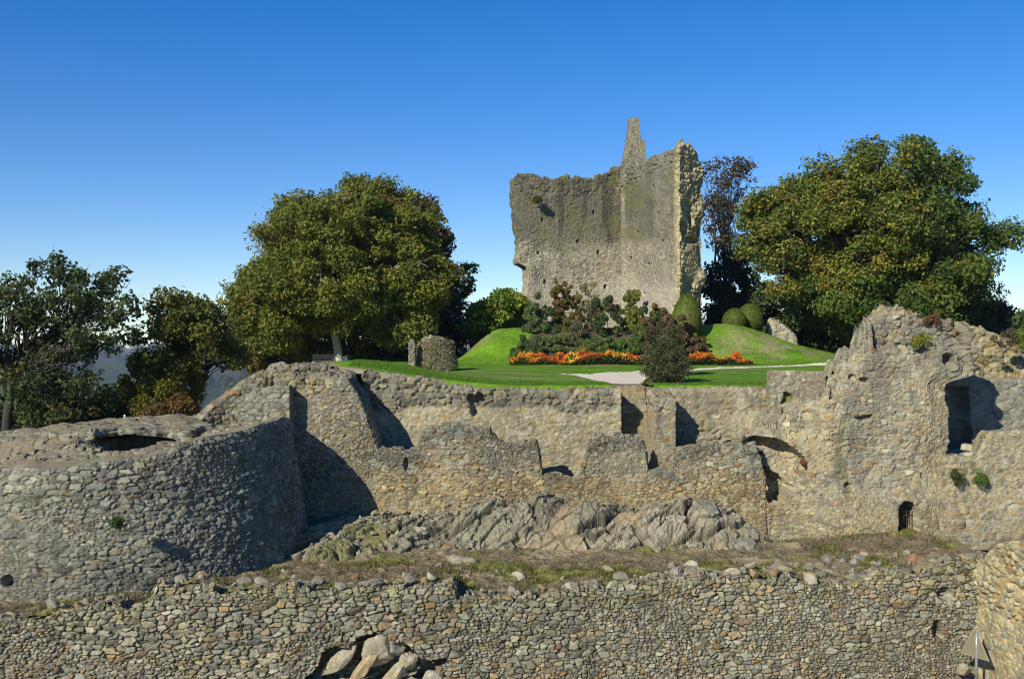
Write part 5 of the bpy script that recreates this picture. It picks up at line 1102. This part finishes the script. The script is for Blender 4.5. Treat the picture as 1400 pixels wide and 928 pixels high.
# ================================================================== small things
def box(V, Q, c, s, rz=0.):
    k = len(V); cs, sn = math.cos(rz), math.sin(rz)
    for dx, dy, dz in ((-1, -1, -1), (1, -1, -1), (1, 1, -1), (-1, 1, -1), (-1, -1, 1), (1, -1, 1), (1, 1, 1), (-1, 1, 1)):
        x, y = dx * s[0], dy * s[1]; V.append((c[0] + x * cs - y * sn, c[1] + x * sn + y * cs, c[2] + dz * s[2]))
    for f in ((3, 2, 1, 0), (4, 5, 6, 7), (0, 1, 5, 4), (1, 2, 6, 5), (2, 3, 7, 6), (3, 0, 4, 7)): Q.append([k + i for i in f])
def bar(name, a, b_, r, mat, parent, sides=8):
    V, Q = tubes([(np.linspace(a, b_, 4), np.full(4, r))], sides); n0 = len(V)
    V = np.concatenate([V, [a, b_]]); T = [(n0, (i + 1) % sides, i) for i in range(sides)] + [(n0 + 1, 3 * sides + i, 3 * sides + (i + 1) % sides) for i in range(sides)]
    return mesh_obj(name, V, Q, mat, None, parent, True, tuple(a), T=np.array(T))
# triangular road sign seen from behind
sx_, sy_ = wx(1334, 38.4), 38.4; zt_ = wz(856, 38.4)
s = empty('road_sign', (sx_, sy_, -11.4), 'triangular road sign seen from behind on a grey post at the wall corner', 'sign')
bar('post', (sx_, sy_ - .05, -11.5), (sx_, sy_ - .05, zt_ - .22), .05, M_GALV, s)
yaw = 1.12; ax = np.array((math.cos(yaw), math.sin(yaw) * -1, 0)); 
tri = np.array([(0, .0), (-.62, -1.07), (.62, -1.07)]); nrm = np.cross(ax, (0, 0, 1))
def plate(name, k, t, off_, mat):
    cc = tri.mean(0); p2 = (tri - cc) * k + cc; A = [np.array((sx_, sy_ + .03, zt_)) + ax * u + np.array((0, 0, v)) + nrm * off_ for u, v in p2]; Bk = [p + nrm * t for p in A]
    return mesh_obj(name, A + Bk, [(0, 1, 4, 3), (1, 2, 5, 4), (2, 0, 3, 5)], mat, None, s, False, (sx_, sy_, zt_), T=[(2, 1, 0), (3, 4, 5)])
plate('sign_plate', .96, .02, 0.02, M_SIGN); plate('sign_rim', 1.0, .012, .024, M_RIM)
for dz in (-.35, -.85): bar('bracket', np.array((sx_, sy_, zt_ + dz)) - ax * .3 * (.5 - dz), np.array((sx_, sy_, zt_ + dz)) + ax * .3 * (.5 - dz), .018, M_GALV, s)
# iron grille in the postern
Yg = 46.1; g = empty('iron_grille', (wx(1238, Yg), Yg, wz(727, Yg)), 'rusty iron grille half closing the small arched postern', 'gate')
for px in (1231, 1235, 1239.5, 1244, 1247.5): bar('bar', (wx(px, Yg), Yg, wz(728, Yg)), (wx(px, Yg), Yg, wz(699, Yg)), .016, M_IRON, g)
for py in (699, 704, 724): bar('rail', (wx(1230, Yg), Yg - .02, wz(py, Yg)), (wx(1248.5, Yg), Yg - .02, wz(py, Yg)), .02, M_IRON, g)
# little iron gate in the gap above
Yg = 48.4; g = empty('iron_gate', (wx(1143, Yg), Yg, wz(535, Yg)), 'thin dark iron gate in the gap between the flat topped parapet and the ruin', 'gate')
for px in (1138, 1141, 1144, 1147): bar('bar', (wx(px, Yg), Yg, wz(536, Yg)), (wx(px, Yg), Yg, wz(507, Yg)), .014, M_IRON, g)
for py in (508, 522, 534): bar('rail', (wx(1137, Yg), Yg, wz(py, Yg)), (wx(1149, Yg), Yg, wz(py, Yg)), .014, M_IRON, g)
V, Q = [], []; box(V, Q, (wx(1143, 48.9), 48.9, wz(531, 48.9)), (.24, .35, .14)); box(V, Q, (wx(1143, 48.9), 48.5, wz(535, 48.9)), (.22, .2, .1))
o = mesh_obj('stone_step', V, Q, flat_mat('pale step', (.52, .47, .36), .9, 0, .2), None, None, False); tag(o, 'pale step behind the thin iron gate', 'step')
# bench
bx, by = wx(441, 60.5), 60.5; bz = gz1(bx, by); bn = empty('bench', (bx, by, bz), 'dark weathered bench in the shade beside the pale trunk', 'bench')
def part(name, boxes, mat, parent, loc):
    V, Q = [], []
    for c, s_, r in boxes: box(V, Q, (loc[0] + c[0], loc[1] + c[1], loc[2] + c[2]), s_, r)
    return mesh_obj(name, V, Q, mat, None, parent, False, loc)
part('seat', [((0, y_, .44), (.6, .05, .02), 0) for y_ in (-.18, -.06, .06, .18)], M_WOOD, bn, (bx, by, bz)); part('backrest', [((0, .24, z_), (.6, .02, .05), 0) for z_ in (.6, .74, .88)], M_WOOD, bn, (bx, by, bz))
for q in (-.5, .5): part('leg', [((q, -.16, .21), (.04, .04, .21), 0), ((q, .22, .45), (.04, .03, .45), 0)], M_WOOD, bn, (bx, by, bz))
# white marker on the bastion
wm_ = empty('marker_post', (wx(170.5, 47), 47, -3.05), 'tiny white post standing on the back of the bastion top', 'post'); bar('shaft', (wx(170.5, 47), 47, -3.1), (wx(170.5, 47), 47, -2.78), .035, M_WHITE, wm_); bar('cap', (wx(170.5, 47), 47, -2.78), (wx(170.5, 47), 47, -2.72), .05, M_WHITE, wm_)
# air
HZ, nt_h, N_h, L_h = newmat('air'); oo = N_h.new('ShaderNodeOutputMaterial'); pv = N_h.new('ShaderNodeVolumePrincipled'); pv.inputs['Color'].default_value = (.72, .84, 1, 1); pv.inputs['Density'].default_value = .00011; pv.inputs['Anisotropy'].default_value = .2; L_h.new(pv.outputs[0], oo.inputs['Volume'])
def haze():
    V, Q = [], []; box(V, Q, (0, 2500, -35), (5200, 6200, 59)); o = mesh_obj('haze', V, Q, HZ, None, None, False); tag(o, 'thin blue air over the valley', None, None, 'stuff')
haze()
